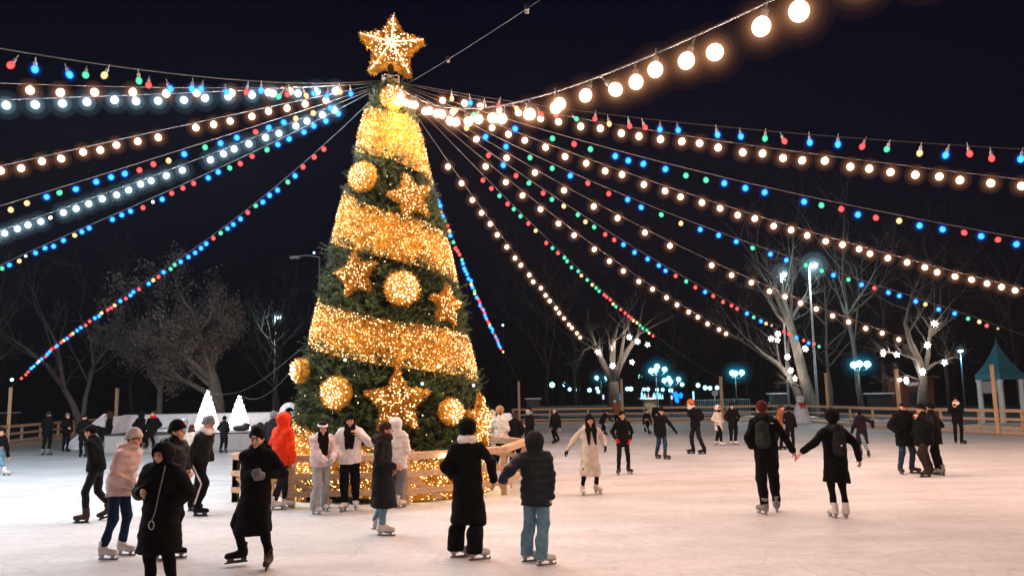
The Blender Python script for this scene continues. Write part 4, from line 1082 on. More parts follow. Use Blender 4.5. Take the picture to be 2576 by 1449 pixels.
# ---------------------------------------------------------------- lit display, blue light figures, sign
b = at0(1638, 1040, 62); o = thing('light_display', 'tan stand carrying small glowing white and cyan pointed light shapes', 'light display', b)
zt2 = zat(1638, 1000, 62); w = 58 / FOC * 62
k = MB(); k.box((0, 0, zt2 - 0.06), (w, 1.2, 0.12)); k.build('table_top', M_WHITEB, o)
k = MB(); k.box((0.0, 0.1, (zt2 - .12) / 2), (w * .62, .9, zt2 - .12)); k.build('stand', mat('tan_panel', (0.35, 0.24, 0.13), .7, .2), o)
for du, hh, ww, m in ((-22, 20, 5, M_CYAN), (-15, 12, 6, M_CYAN), (-6, 14, 3, M_PINK), (8, 13, 7, M_CYAN), (16, 22, 6, M_CYAN), (23, 12, 5, M_CYAN), (29, 9, 3, M_CYAN)):
    k = MB(); r = ww / 2 / FOC * 62; h = hh / FOC * 62; k.lathe([(r, 0), (r, h * .55), (r * .4, h * .62), (0.01, h)], 8); q = k.build('light_spire', m, o); q.location = (du / FOC * 62, -0.2, zt2)
put_lamp(lamp_data('display_glow', (.4, .9, 1), 60, .2), (0, -.9, zt2 + .5), o)
def blue_fig(u, v, r, y, label, n, lobes):
    p = dep(u, v, y); o = thing('blue_light_figure', label, 'light figure', (p.x, p.y, 0), 0)
    k = MB()
    for (dx, dz, rr) in lobes:
        for i in range(n):
            a = i * 2.4; f = math.sqrt((i + .5) / n); k.ball((dx + rr * f * math.cos(a), rng.uniform(-.1, .1), p.z + dz + rr * f * math.sin(a)), 0.07, 6, 4)
    k.build('blue_lights', M_BLUE, o, True)
    k = MB(); k.tube([(0, .1, 0), (0, .1, p.z)], .04, 6); k.build('stand', M_DPOLE, o)
blue_fig(1556, 1000, .3, 64, 'round cluster of blue lights beside the second far post', 26, [(0, 0, .30)])
blue_fig(1703, 998, .3, 66, 'cluster of blue light balls right of the lit display', 12, [(-.12, .2, .2), (.3, .1, .2), (0, -.3, .16), (-.05, -.02, .2)])
for (u, v0, v1, y, l) in ((1518, 993, 1004, 70, 'short violet-white light bar left of the round blue cluster'), (1690, 995, 1004, 70, 'short white light bar beside the blue light balls'), (1745, 984, 1005, 66, 'tall thin blue-white light bar left of the orange beanie')):
    a = dep(u, v1, y); z1 = zat(u, v0, y); k = MB(); k.tube([(0, 0, a.z), (0, 0, z1)], .07, 8)
    oo = thing('light_bar', l, 'light bar', (a.x, a.y, 0)); k.build('lit_tube', M_CYAN if u > 1700 else emis('violet_led', (.6, .6, 1), 2), oo); k = MB(); k.tube([(0, 0, 0), (0, 0, a.z)], .04, 6); k.build('stand', M_DPOLE, oo)
b = at0(1801, 1040, 54); o = thing('round_sign', 'grey round sign on a thin pole, back turned, between lamp and post', 'sign', b)
zc = zat(1800, 989, 54); k = MB(); k.tube([(0, .04, 0), (0, .04, zc)], .03, 8); k.build('pole', M_POLE, o, True)
k = MB(); k.lathe([(0.01, -.015), (.21, -.015), (.22, 0), (.21, .015), (.01, .015)], 24); k.V = [(x, z, y + zc) for x, y, z in k.V]; k.build('plate', M_POLE, o)
# railings glowing bluish behind the fence
def railing(u0, u1, y, z, label):
    a, b2 = at0(u0, 1000, y), at0(u1, 1000, y); o = thing('railing', label, 'railing', a); k = MB(); n = int((b2 - a).length / .16)
    for i in range(n + 1): k.tube([(b2 - a) * (i / n), (b2 - a) * (i / n) + Vector((0, 0, z))], .015, 4, False)
    k.tube([Vector((0, 0, z)), b2 - a + Vector((0, 0, z))], .025, 5); k.tube([Vector((0, 0, .1)), b2 - a + Vector((0, 0, .1))], .025, 5)
    k.build('bars', mat('pale_blue_railing', (.3, .42, .48), .5, .2), o)
railing(1745, 1885, 62, 1.25, 'pale blue metal railing behind the fence near the round sign')
railing(1345, 1560, 66, 0.9, 'dim metal railing behind the fence right of the Christmas tree')
# flat-roofed shelters with snow on top
def shelter(u0, u1, v, y, label):
    a, b2 = dep(u0, v, y), dep(u1, v, y); w = b2.x - a.x; z = a.z; o = thing('shelter', label, 'shelter', ((a.x + b2.x) / 2, y, 0), 0, 'snow-roofed shelters behind the fence')
    k = MB(); k.box((0, 0.6, z), (w, 1.6, 0.10)); k.build('roof', M_SNOW, o)
    k = MB(); k.box((0, 0.6, (z - .06) / 2), (w * .8, 1.1, z - .06)); k.build('body', M_DPOLE, o)
shelter(1942, 1982, 990, 60, 'flat snow-topped shelter left of the snowman')
shelter(2192, 2248, 990, 60, 'flat snow-topped shelter left of the dark red stall')
shelter(1320, 1362, 1003, 62, 'flat snow-topped shelter just right of the Christmas tree')
shelter(-20, 24, 1039, 60, 'flat snow-topped shelter at the left edge')
# dark red timber stall with white letters
b = at0(2316, 1050, 60); o = thing('stall', 'dark red timber stall with white letters behind the star-lit tree', 'stall', b)
w = 78 / FOC * 60; hS = zat(2316, 952, 60)
M_RED = mat('dark_red_planks', (0.16, 0.045, 0.03), .7, .3, 3, .4, 20, stretch=(1, 1, 9))
k = MB(); k.box((0, 1.2, hS * .5), (w, 2.4, hS)); k.build('plank_walls', M_RED, o)
k = MB(); k.box((0, 1.0, hS + .1), (w + .5, 3.2, .16)); k.build('roof', mat('stall_roof', (.1, .06, .05), .8, .3), o)
q = obj('lettering', text_mesh('ШАУК', .36, .02, emis('sign_letter', (.8, .85, 1), .45)), o); q.location = (-.30, -.05, hS - .52); q.rotation_euler = (R_(90), 0, 0)
k = MB(); k.box((-.2, -.04, hS * .42), (w * .5, .05, hS * .34)); k.build('hatch', M_DPOLE, o)
# gazebo
yg = 39.5; b = at0(2527, 1080, yg); o = thing('gazebo', 'gazebo with a pointed teal roof and white columns at the right edge', 'gazebo', b)
ze, za = zat(2466, 938, yg), zat(2522, 862, yg); rg_ = 60 / FOC * yg
M_TEAL = mat('teal_metal_roof', (0.03, 0.15, 0.20), .5, .15, 4)
M_COLM = mat('white_column', (.62, .64, .63), .6, .1, 4)
k = MB(); k.lathe([(rg_ * 1.0, ze - .1), (rg_ * .62, ze + (za - ze) * .25), (rg_ * .3, ze + (za - ze) * .62), (.03, za), (.02, za + .25)], 6); k.build('roof', M_TEAL, o)
k = MB(); k.lathe([(rg_ * 1.02, ze - .34), (rg_ * 1.02, ze - .08)], 6); k.build('eaves_band', M_TEAL, o)
for i in range(6):
    a = R_(60 * i); k = MB(); k.lathe([(.17, 0), (.17, .12), (.13, .18), (.115, ze - .5), (.15, ze - .42), (.15, ze - .34)], 14); q = k.build('column', M_COLM, o, True); q.location = (.86 * rg_ * math.cos(a), .86 * rg_ * math.sin(a), 0)
k = MB(); k.lathe([(rg_, 0), (rg_, .12), (rg_ * .98, .14)], 6); k.build('base', M_COLM, o)
for i in range(3, 6):
    a0, a1 = R_(60 * (i - 2.0)), R_(60 * (i - 1.0)); p0 = Vector((.86 * rg_ * math.cos(a0), .86 * rg_ * math.sin(a0), 0)); p1 = Vector((.86 * rg_ * math.cos(a1), .86 * rg_ * math.sin(a1), 0)); k = MB()
    for s in range(12):
        f = s / 11; q0 = p0.lerp(p1, f); k.beam(q0 + Vector((0, 0, ze - 1.0)), p0.lerp(p1, min(1, f + .3)) + Vector((0, 0, ze - .4)), .02, .02); k.beam(q0 + Vector((0, 0, ze - .4)), p0.lerp(p1, min(1, f + .3)) + Vector((0, 0, ze - 1.0)), .02, .02)
    k.build('lattice', M_COLM, o)
put_lamp(lamp_data('gazebo_lamp', (.3, .85, 1), 60, .2), (-3.5, -1.6, ze + 1.2), o)
# snowman figure of white slats with a red bow
b = gnd(2017, 1063); ys = b.y - 1.2; b = at0(2017, 1063, ys); hs = zat(2017, 996, ys); s = hs / 1.75
o = thing('snowman_figure', 'white slatted snowman figure with a red bow standing before the far fence', 'snowman', b)
k = MB(); prof = []
for i, (r, z) in enumerate(((.62, 0), (.60, .2), (.55, .42), (.50, .46), (.48, .5), (.47, .72), (.42, .75), (.44, .79), (.42, .92), (.38, .95), (.40, .99), (.36, 1.1), (.30, 1.14), (.26, 1.28), (.19, 1.36))): prof.append((r * s, z * s))
k.lathe(prof, 22); k.build('body', M_SNOW, o, True)
k = MB(); k.ball((0, 0, 1.52 * s), .25 * s, 16, 10, (1.05, 1, .95)); k.ball((-.18 * s, 0, 1.66 * s), .1 * s, 10, 7); k.ball((.18 * s, 0, 1.66 * s), .1 * s, 10, 7); k.build('head', M_SNOW, o, True)
M_BOW = mat('red_ribbon', (.55, .02, .03), .6, .2)
k = MB(); k.ball((-.12 * s, -.30 * s, 1.24 * s), .13 * s, 10, 7, (1.1, .5, .9)); k.ball((.12 * s, -.30 * s, 1.24 * s), .13 * s, 10, 7, (1.1, .5, .9)); k.ball((0, -.36 * s, 1.24 * s), .06 * s, 8, 6)
k.tube([(0, -.35 * s, 1.22 * s), (-.1 * s, -.42 * s, 1.08 * s), (-.14 * s, -.45 * s, .98 * s)], [.04 * s, .06 * s, .05 * s], 6); k.tube([(0, -.35 * s, 1.22 * s), (.1 * s, -.42 * s, 1.08 * s), (.13 * s, -.45 * s, .98 * s)], [.04 * s, .06 * s, .05 * s], 6); k.build('bow', M_BOW, o, True)
k = MB()
for x in (-.08, .08): k.ball((x * s, -.235 * s, 1.57 * s), .025 * s, 8, 6)
k.build('eyes', M_DARK, o, True)

pl = dep(2270, 956, gnd(2272, 1079).y - .2); o = thing('post_lamp', 'white double lamp fixed near the top of the timber post before the stall', 'lamp', pl)
k = MB(); k.ball((0.14, -.1, -.02), .14, 10, 7, (.8, .8, 1.3)); k.build('lit_head', M_STAR, o, True)
k = MB(); k.ball((-.16, -.1, .02), .09, 10, 7); k.build('lit_head', M_STAR, o, True); k = MB(); k.beam((-.2, 0, .12), (.2, 0, .12), .05, .05); k.build('bracket', M_DPOLE, o)
# ================================================================ people
def surfnet(fn, lo, hi, h):
    lo = np.asarray(lo, np.float32); n = np.maximum(np.ceil((np.asarray(hi) - lo) / h).astype(int) + 1, 3)
    ax = [lo[i] + h * np.arange(n[i], dtype=np.float32) for i in range(3)]
    X, Y, Z = np.meshgrid(*ax, indexing='ij')
    D = fn(np.stack([X, Y, Z], -1).reshape(-1, 3)).reshape(n).astype(np.float32)
    S = D < 0
    c = [S[i:n[0] - 1 + i, j:n[1] - 1 + j, k:n[2] - 1 + k] for i in (0, 1) for j in (0, 1) for k in (0, 1)]
    tot = sum(x.astype(np.int8) for x in c); act = (tot > 0) & (tot < 8)
    I = np.argwhere(act)
    if not len(I): return np.zeros((0, 3)), np.zeros((0, 4), int)
    idx = -np.ones(act.shape, np.int64); idx[act] = np.arange(len(I))
    acc = np.zeros((len(I), 3)); cnt = np.zeros(len(I))
    offs = [(i, j, k) for i in (0, 1) for j in (0, 1) for k in (0, 1)]
    for a in range(8):
        for b in range(a + 1, 8):
            oa, ob = np.array(offs[a]), np.array(offs[b])
            if abs(oa - ob).sum() != 1: continue
            fa = D[tuple((I + oa).T)]; fb = D[tuple((I + ob).T)]; m = (fa < 0) != (fb < 0)
            t = np.where(m, fa / np.where(fa == fb, 1, fa - fb), 0)[:, None]
            acc += np.where(m[:, None], oa + t * (ob - oa), 0); cnt += m
    V = lo + h * (I + acc / cnt[:, None])
    F = []
    for a in range(3):
        b, c2 = (a + 1) % 3, (a + 2) % 3
        sl0 = [slice(None)] * 3; sl1 = [slice(None)] * 3; sl0[a] = slice(0, -1); sl1[a] = slice(1, None)
        s0, s1 = S[tuple(sl0)], S[tuple(sl1)]
        E = np.argwhere(s0 != s1)
        ok = (E[:, b] > 0) & (E[:, b] < n[b] - 1) & (E[:, c2] > 0) & (E[:, c2] < n[c2] - 1); E = E[ok]
        if not len(E): continue
        q = []
        for db, dc in ((1, 1), (0, 1), (0, 0), (1, 0)):
            e = E.copy(); e[:, b] -= db; e[:, c2] -= dc; q.append(idx[tuple(e.T)])
        q = np.stack(q, 1); inside = s0[tuple(E.T)]
        q[~inside] = q[~inside][:, ::-1]; F.append(q)
    return V, np.concatenate(F)
def smin(a, b, k):
    h = np.clip(0.5 + 0.5 * (b - a) / k, 0, 1); return b + (a - b) * h - k * h * (1 - h)
def cone(P, a, b, ra, rb, side=None, flat=1.0):
    a = np.asarray(a, np.float32); b = np.asarray(b, np.float32); d = b - a; L2 = max(float(d @ d), 1e-9)
    q = P - a; h = np.clip(q @ d / L2, 0, 1); w = q - h[:, None] * d
    if side is not None:      # flattened cross-section: 'side' keeps the full width
        s = np.asarray(side, np.float32); ax = d / math.sqrt(L2); dp = np.cross(ax, s); dp = dp / np.linalg.norm(dp)
        w = w + (w @ dp)[:, None] * dp * (1 / flat - 1)
    return np.sqrt((w * w).sum(1)) - (ra + (rb - ra) * h)
def ell(P, c, r):
    q = (P - np.asarray(c, np.float32)) / np.asarray(r, np.float32); l = np.sqrt((q * q).sum(1)); return (l - 1) * min(r)
def union(ds, k=0.03):
    d = ds[0]
    for e in ds[1:]: d = smin(d, e, k)
    return d
def fold(P, amp, sd=0.0, f=1.0):
    return amp * (np.sin(P[:, 2] * 19 * f + P[:, 0] * 9 + sd) * np.sin(P[:, 0] * 14 * f + P[:, 1] * 17 * f + sd * 2) + 0.6 * np.sin(P[:, 2] * 37 * f + P[:, 1] * 13 + sd * 3) * np.sin(P[:, 0] * 29 + sd))
FAB = {}
def fabric(name, col, rough=0.85):
    if name not in FAB: FAB[name] = mat(name, col, rough, 0.22, 9.0, 0.35, 26, spec=0.10)
    return FAB[name]
C_ = {'black': (0.0035, 0.0037, 0.0042), 'soft_black': (0.0055, 0.006, 0.0075), 'charcoal': (0.013, 0.014, 0.016), 'navy': (0.012, 0.018, 0.032), 'slate': (0.013, 0.017, 0.022), 'white': (0.80, 0.73, 0.69), 'cream': (0.60, 0.52, 0.43),
      'pink': (0.74, 0.58, 0.56), 'dusty_pink': (0.62, 0.44, 0.41), 'beige': (0.50, 0.42, 0.36), 'grey': (0.36, 0.36, 0.35), 'mid_grey': (0.16, 0.16, 0.17), 'denim': (0.11, 0.22, 0.29), 'light_denim': (0.13, 0.24, 0.30), 'dark_denim': (0.007, 0.02, 0.05), 'blue_denim': (0.02, 0.045, 0.085),
      'red': (0.80, 0.040, 0.004), 'bright_red': (0.6, 0.02, 0.02), 'orange': (0.62, 0.11, 0.02), 'brown': (0.03, 0.018, 0.012), 'rust': (0.25, 0.09, 0.03), 'plum': (0.012, 0.006, 0.011), 'teal_grey': (0.14, 0.20, 0.21), 'sky': (0.30, 0.45, 0.52), 'tan_fur': (0.34, 0.20, 0.10), 'auburn': (0.07, 0.012, 0.012),
      'hair_dark': (0.007, 0.004, 0.0035), 'hair_grey': (0.16, 0.14, 0.12), 'hair_brown': (0.05, 0.022, 0.012), 'boot_white': (0.74, 0.68, 0.64), 'boot_black': (0.005, 0.005, 0.005), 'boot_brown': (0.05, 0.03, 0.022), 'boot_grey': (0.22, 0.21, 0.20), 'olive': (0.02, 0.023, 0.019), 'blue': (0.02, 0.06, 0.16)}
def F_(c, rough=0.85): return fabric(c + '_cloth', C_[c], rough)
M_SKIN = mat('skin', (0.64, 0.33, 0.22), 0.55, 0.1, 6.0, spec=0.35)
M_EYE = mat('eyes', (0.02, 0.014, 0.012), 0.3, 0.1)
M_LIP = mat('lips', (0.33, 0.09, 0.07), 0.5, 0.1)
M_BLADE = mat('skate_blade_steel', (0.30, 0.30, 0.31), 0.3, 0.1, metal=0.8)
M_HAIRS = {c: mat(c, C_[c], 0.7, 0.4, 30, 0.5, 60, stretch=(3, 3, 0.4), spec=0.08) for c in ('hair_dark', 'hair_grey', 'hair_brown', 'auburn')}
# --- skate boots (local: toe points to -y, blade rests on z = 0), one mesh of each kind shared by everyone
def make_boot(figure):
    def f(P):
        d = union([cone(P, (0, 0.055, 0.13), (0, 0.06, 0.26), .047, .054, (1, 0, 0), 1.12), cone(P, (0, 0.06, 0.115), (0, -0.13, 0.095), .048, .040), cone(P, (0, 0.075, 0.10), (0, 0.075, 0.14), .042, .046)], .04)
        d = np.maximum(d, P[:, 2] - 0.255); d = np.maximum(d, 0.066 - P[:, 2]); return d + fold(P, .002)
    return mesh_np('boot', *[x if i == 0 else [x] for i, x in enumerate(surfnet(f, (-.09, -.2, .04), (.09, .16, .33), .011))])
def make_blade(figure):
    k = MB()
    if figure:
        k.box((0, -0.02, .011), (.005, .29, .022)); k.box((0, .075, .042), (.035, .05, .044)); k.box((0, -.09, .042), (.03, .05, .04)); k.box((0, .07, .066), (.07, .09, .016)); k.box((0, -.09, .066), (.075, .13, .014)); k.ball((0, -.165, .022), .014, 8, 5)
    else:
        k.box((0, -0.02, .011), (.005, .29, .022), bev=.002); k.box((0, .075, .045), (.024, .07, .05)); k.box((0, -.09, .045), (.024, .08, .05)); k.box((0, -.02, .066), (.07, .25, .014)); k.beam((0, .1, .03), (0, -.14, .03), .02, .016)
    return k.mesh('blade', M_BLADE if figure else [mat('black_blade_holder', (.03, .03, .03), .4, .1)])
BOOT0 = make_boot(True)
BOOTS = {}
def boot_mesh(c):
    if c not in BOOTS:
        m = BOOT0.copy(); m.materials.clear(); m.materials.append(F_(c, 0.5)); BOOTS[c] = m
    return BOOTS[c]
BLADE_F, BLADE_H = make_blade(True), make_blade(False)
def rotz(a): return np.array([[math.cos(a), -math.sin(a), 0], [math.sin(a), math.cos(a), 0], [0, 0, 1]], np.float32)
def ik(a, b, l1, l2, pole):
    a, b, pole = np.array(a, float), np.array(b, float), np.array(pole, float); d = b - a; L = np.linalg.norm(d); mx = (l1 + l2) * 0.995
    if L > mx: b = a + d * (mx / L); d = b - a; L = mx
    u = d / L; x = (l1 * l1 - l2 * l2 + L * L) / (2 * L); hgt = math.sqrt(max(l1 * l1 - x * x, 0)); p = pole - u * (pole @ u); p = p / max(np.linalg.norm(p), 1e-6)
    return a + u * x + p * hgt, b
def head_sdf(P):
    sk = union([ell(P, (0, .012, .025), (.078, .098, .092)), cone(P, (0, -.025, -.02), (0, -.052, -.082), .062, .036), cone(P, (0, .02, -.05), (0, .03, -.20), .052, .056)], .03)
    sk = union([sk, cone(P, (0, -.093, .012), (0, -.112, -.024), .008, .014)], .012)
    sk = union([sk, cone(P, (-.03, -.082, .032), (.03, -.082, .032), .012, .012)], .015)
    for s in (-1, 1):
        sk = np.maximum(sk, -(ell(P, (s * .031, -.104, .012), (.019, .020, .012))) * 1.0)
        sk = union([sk, ell(P, (s * .078, .012, -.002), (.011, .02, .03))], .008); sk = union([sk, ell(P, (s * .04, -.062, -.026), (.024, .022, .022))], .02)
    sk = union([sk, ell(P, (0, -.083, -.056), (.024, .014, .007)), ], .008)
    return sk
def hand_sdf(curl, thumbs):
    a = curl
    def f(P):      # wrist at origin, fingers along -z, palm faces -y, thumb on +x * thumbs
        ds = [cone(P, (0, 0, .01), (0, 0, -.03), .027, .03, (1, 0, 0), .8), cone(P, (0, 0, -.03), (0, -.002, -.075), .040, .042, (1, 0, 0), .45)]
        d = union(ds, .02)
        for i, (x, l) in enumerate(((.030, .068), (.010, .078), (-.011, .072), (-.031, .056))):
            x *= thumbs; p = np.array((x, -.002, -.088)); d1 = np.array((x * .15, -math.sin(a * .6) * l * .5, -math.cos(a * .6) * l * .5)); p1 = p + d1
            d2 = np.array((0, -math.sin(a * 1.7) * l * .55, -math.cos(a * 1.7) * l * .55)); d = smin(d, np.minimum(cone(P, p, p1, .0105, .0095), cone(P, p1, p1 + d2, .0095, .0075)), .006)
        t0 = np.array((.030 * thumbs, -.004, -.04)); t1 = t0 + np.array((.030 * thumbs, -.018, -.028)); t2 = t1 + np.array((.006 * thumbs, -.018, -.026))
        return smin(d, np.minimum(cone(P, t0, t1, .014, .0115), cone(P, t1, t2, .011, .008)), .01)
    return f
def person(u, v, top, label, yaw=0, feet=None, hands=None, lean=(0, 0), coat=('black', 0.80, 'jacket'), legs=('black', .075), boots='boot_black', blade='H', head=('hair', 'hair_dark'), hair=None, hood=None, scarf=None, gloves=None, face=(0, 0), pack=None, tall=None, at=None, squat=0.0, extra=None, flare=0.0, puff=0.0, lod=None, fur=None, collar=True):
    """feet/hands in the picture's own frame: (right, away, up) metres from the spot between the feet of a 1.78 m figure (hat and blade included)"""
    loc = gnd(u, v) if at is None else Vector(at)
    dist = loc.y; tz = dep(u, top, dist).z
    S = (tz - loc.z) / (1.80 - squat + (0 if lean == (0, 0) else -0.03)) if tall is None else tall
    view = math.atan2(loc.x, loc.y)      # picture frame turns with the bearing
    o = thing('person', label, 'person', loc, R_(yaw) - view * 0.0); o.scale = (S, S, S)
    ya = R_(yaw); Ri = rotz(-ya)
    L = lambda p: Ri @ np.array(p, float)
    near = dist < 22; h0 = (0.017 if dist < 20 else 0.024 if dist < 30 else 0.032) if lod is None else lod
    h0 = h0
    def pxp(w):
        if isinstance(w, str) or w[0] != 'px': return w
        p = dep(w[1], w[2], loc.y + (w[3] if len(w) > 3 else 0) * S); r = (p - loc) / S; return (r.x, r.y, r.z)
    def pxf(w):
        if w[0] != 'px': return w
        lift = w[4] if len(w) > 4 else 0.0
        p = gnd(w[1], w[2], loc.z + lift * S); r = (p - loc) / S; return (r.x, r.y, lift, w[3], w[5] if len(w) > 5 else 0)
    if feet: feet = [pxf(w) for w in feet]
    if hands: hands = [pxp(w) for w in hands]
    feet = feet or [(-.12, 0, 0, None), (.12, 0, 0, None)]
    fy = [(f[3] if len(f) > 3 and f[3] is not None else yaw + (10 if i == 0 else -10) * (-1 if abs(yaw) > 90 else 1)) for i, f in enumerate(feet)]
    pel = np.array((sum(f[0] for f in feet) / 2 * .6, sum(f[1] for f in feet) / 2 * .6, 0.985 - squat))
    for f in feet:
        dl = math.hypot(f[0] - pel[0], f[1] - pel[1]) - .06; dl = max(dl, 0); pel[2] = min(pel[2], f[2] + .13 + math.sqrt(max(.855 ** 2 - dl * dl, .2)))
    ln = np.array((lean[0], lean[1], 0.0)); up = np.array((lean[0], lean[1], math.sqrt(max(0.5 ** 2 - lean[0] ** 2 - lean[1] ** 2, .01)))); up = up / np.linalg.norm(up)
    pelL, upL = L(pel), L(up); sx = np.array((1.0, 0, 0)); fw = np.array((0, -1.0, 0))
    side = sx; fwd = np.cross(upL, side) * -1; fwd = fwd / np.linalg.norm(fwd)
    if fwd @ fw < 0: fwd = -fwd
    q = lambda s, f, z: pelL + side * s + fwd * f + upL * z       # torso frame
    shz = .452; sh = [q(s * .168, 0, shz) for s in (-1, 1)]
    hip = [pelL + sx * s * .085 for s in (-1, 1)]
    neck = q(0, .01, .555)
    hd = q(0, .035, .655) * .4 + (neck + np.array((0, 0, .11)) + fw * .03) * .6
    # feet -> nearest hip
    ft = [L((f[0], f[1], f[2])) for f in feet]
    if (ft[0] - ft[1]) @ sx > 0: ft = ft[::-1]; fy = fy[::-1]; fl = [feet[1], feet[0]]
    else: fl = list(feet)
    legsj = []
    for i in (0, 1):
        a0 = R_(fy[i] - yaw); toe = np.array((math.sin(a0), -math.cos(a0), 0)); ank = ft[i] + np.array((0, 0, .13)) - toe * -0.0 + toe * -.05
        kn, an = ik(hip[i], ank, .435, .43, toe * .6 + fw * .5); legsj.append((hip[i], kn, an, a0))
    # hands
    def deft(w):
        if w == 'down': return lambda i: q((-1, 1)[i] * .27, .03, -.10)
        if w == 'pocket': return lambda i: q((-1, 1)[i] * .20, .12, .06)
        if w == 'back': return lambda i: q((-1, 1)[i] * .12, -.17, .02)
        if w == 'front': return lambda i: q((-1, 1)[i] * .08, .2, .12)
        return None
    hands = hands or ['down', 'down']
    tg = [None, None]
    num = [(L(w) if not isinstance(w, str) else None) for w in hands]
    order = [0, 1]
    if num[0] is not None and num[1] is not None:
        if np.linalg.norm(num[0] - sh[0]) + np.linalg.norm(num[1] - sh[1]) > np.linalg.norm(num[0] - sh[1]) + np.linalg.norm(num[1] - sh[0]): order = [1, 0]
    elif num[0] is not None or num[1] is not None:
        j = 0 if num[0] is not None else 1
        if np.linalg.norm(num[j] - sh[j]) > np.linalg.norm(num[j] - sh[1 - j]): order = [1, 0]
    arms = []
    for i in (0, 1):
        w = hands[order[i]]; t = num[order[i]] if not isinstance(w, str) else deft(w)(i)
        pole = side * (-1, 1)[i] * .6 - fwd * .7 - upL * .4
        if not isinstance(w, str) and t[2] > sh[i][2]: pole = side * (-1, 1)[i] * .8 - upL * .8
        el, wr = ik(sh[i], t, .285, .265, pole); arms.append((sh[i], el, wr, w))
    ck, hem, ctype = coat
    bulk = {'jacket': .010, 'puffer': .028, 'coat': .016, 'sweater': .002, 'parka': .05}[ctype]
    # ---- body: one mesh (trunk, limbs, neck and head, hands)
    Vs, Fs, Ms, nv = [], [], [], 0
    def addpart(V, F, mi, T=None):
        nonlocal nv
        if T is not None: V = V @ T[0].T + T[1]
        Vs.append(V); Fs.append(F + nv); Ms.append(np.full(len(F), mi)); nv += len(V)
    def bodyf(P):
        ds = [cone(P, pelL, q(0, 0, .2), .115, .105, side, .75), cone(P, q(0, 0, .2), q(0, 0, .42), .105, .125, side, .7), cone(P, q(-.12, 0, .47), q(.12, 0, .47), .06, .06), cone(P, q(0, 0, .45), neck, .07, .05)]
        for hp, kn, an, a0 in legsj: ds += [cone(P, hp, kn, .07, .045), cone(P, kn, an, .043, .022)]
        for s, e, w, _ in arms: ds += [cone(P, s, e, .042, .034), cone(P, e, w, .034, .024)]
        return union(ds, .03)
    pts = np.array([pelL, neck] + [j for l in legsj for j in l[:3]] + [j for a in arms for j in a[:3]])
    V, Fq = surfnet(bodyf, pts.min(0) - .17, pts.max(0) + .17, .03); addpart(V, Fq, 0)
    hy = R_(face[0]); hp_ = R_(face[1])
    HR = rotz(hy) @ np.array([[1, 0, 0], [0, math.cos(hp_), -math.sin(hp_)], [0, math.sin(hp_), math.cos(hp_)]])
    hT = (HR, hd); toH = lambda P: (P - hd.astype(np.float32)) @ HR.astype(np.float32)
    V, Fq = surfnet(head_sdf, (-.11, -.15, -.21), (.11, .14, .14), .0085 if near else .013); addpart(V, Fq, 0, hT)
    if near or dist < 30:
        for s in (-1, 1):
            b = MB(); b.ball((s * .031, -.0855, .012), .0125, 8, 6, (1.2, 1, .75)); addpart(np.array(b.V), np.array([list(x) + ([x[-1]] if len(x) == 3 else []) for x in b.Q]), 1, hT)
            b = MB(); b.tube([(s * .014, -.092, .034), (s * .03, -.096, .039), (s * .048, -.084, .034)], .0045, 6, False); addpart(np.array(b.V), np.array(b.Q), 1, hT)
        b = MB(); b.ball((0, -.092, -.057), .02, 8, 6, (1, .4, .3)); addpart(np.array(b.V), np.array(b.Q), 2, hT)
    # ---- hands
    hfr = []
    for i, (s, e, w, kind) in enumerate(arms):
        z = -(w - e) / np.linalg.norm(w - e); th = (1, -1)[i]
        inward = -side * (-1, 1)[i]; y = -(inward - z * (inward @ z)); y = y / np.linalg.norm(y); x = np.cross(y, z)
        thumb_fwd = 1 if x @ fwd > 0 else -1
        hfr.append((np.stack([x, y, z], 1), w, thumb_fwd, kind))
    hidden = [isinstance(a[3], str) and a[3] in ('pocket',) for a in arms]
    if gloves is None:
        for i in (0, 1):
            if hidden[i] or dist > 40: continue
            V, Fq = surfnet(hand_sdf(.55, hfr[i][2]), (-.09, -.11, -.19), (.09, .05, .05), .0065 if near else .011); addpart(V, Fq, 0, (hfr[i][0], hfr[i][1]))
    body = mesh_np('body', np.concatenate(Vs), [np.concatenate(Fs)], [M_SKIN, M_EYE, M_LIP], np.concatenate(Ms)); obj('body', body, o)
    def piece(name, fn, lo, hi, m, h=None, parent=None):
        V, Fq = surfnet(fn, lo, hi, h or h0)
        if len(V): return obj(name, mesh_np(name, V, [Fq], [m]), parent or o)
    if gloves:
        for i in (0, 1):
            if hidden[i]: continue
            f0 = hand_sdf(.6, hfr[i][2]); V, Fq = surfnet(lambda P: f0(P) - .006, (-.1, -.12, -.2), (.1, .06, .06), .008 if near else .014)
            obj('glove', mesh_np('glove', V @ hfr[i][0].T + hfr[i][1], [Fq], [F_(gloves)]), o)
    # ---- trousers
    lc, lw = legs
    def trf(P):
        ds = [cone(P, pelL - upL * .02, pelL + upL * .1, .135, .13, side, .8)]
        for hp, kn, an, a0 in legsj:
            e = an + np.array((0, 0, .06 if flare == 0 else -.02)); ds += [cone(P, hp, kn, lw + .018, lw), cone(P, kn, e, lw, lw * .78 + flare)]
            if flare: ds.append(cone(P, an + np.array((0, 0, .22)), e, lw * .85 + flare * .6, lw * .82 + flare))
        d = union(ds, .025) + fold(P, .006, 1.3)
        return np.maximum(d, .085 - P[:, 2]) if flare else d
    lp = np.array([pelL] + [j for l in legsj for j in l[:3]]); piece('trousers', trf, lp.min(0) - .2, np.maximum(lp.max(0) + .17, pelL + .2), F_(lc))
    # ---- coat
    wst = .17
    hem_t = hem
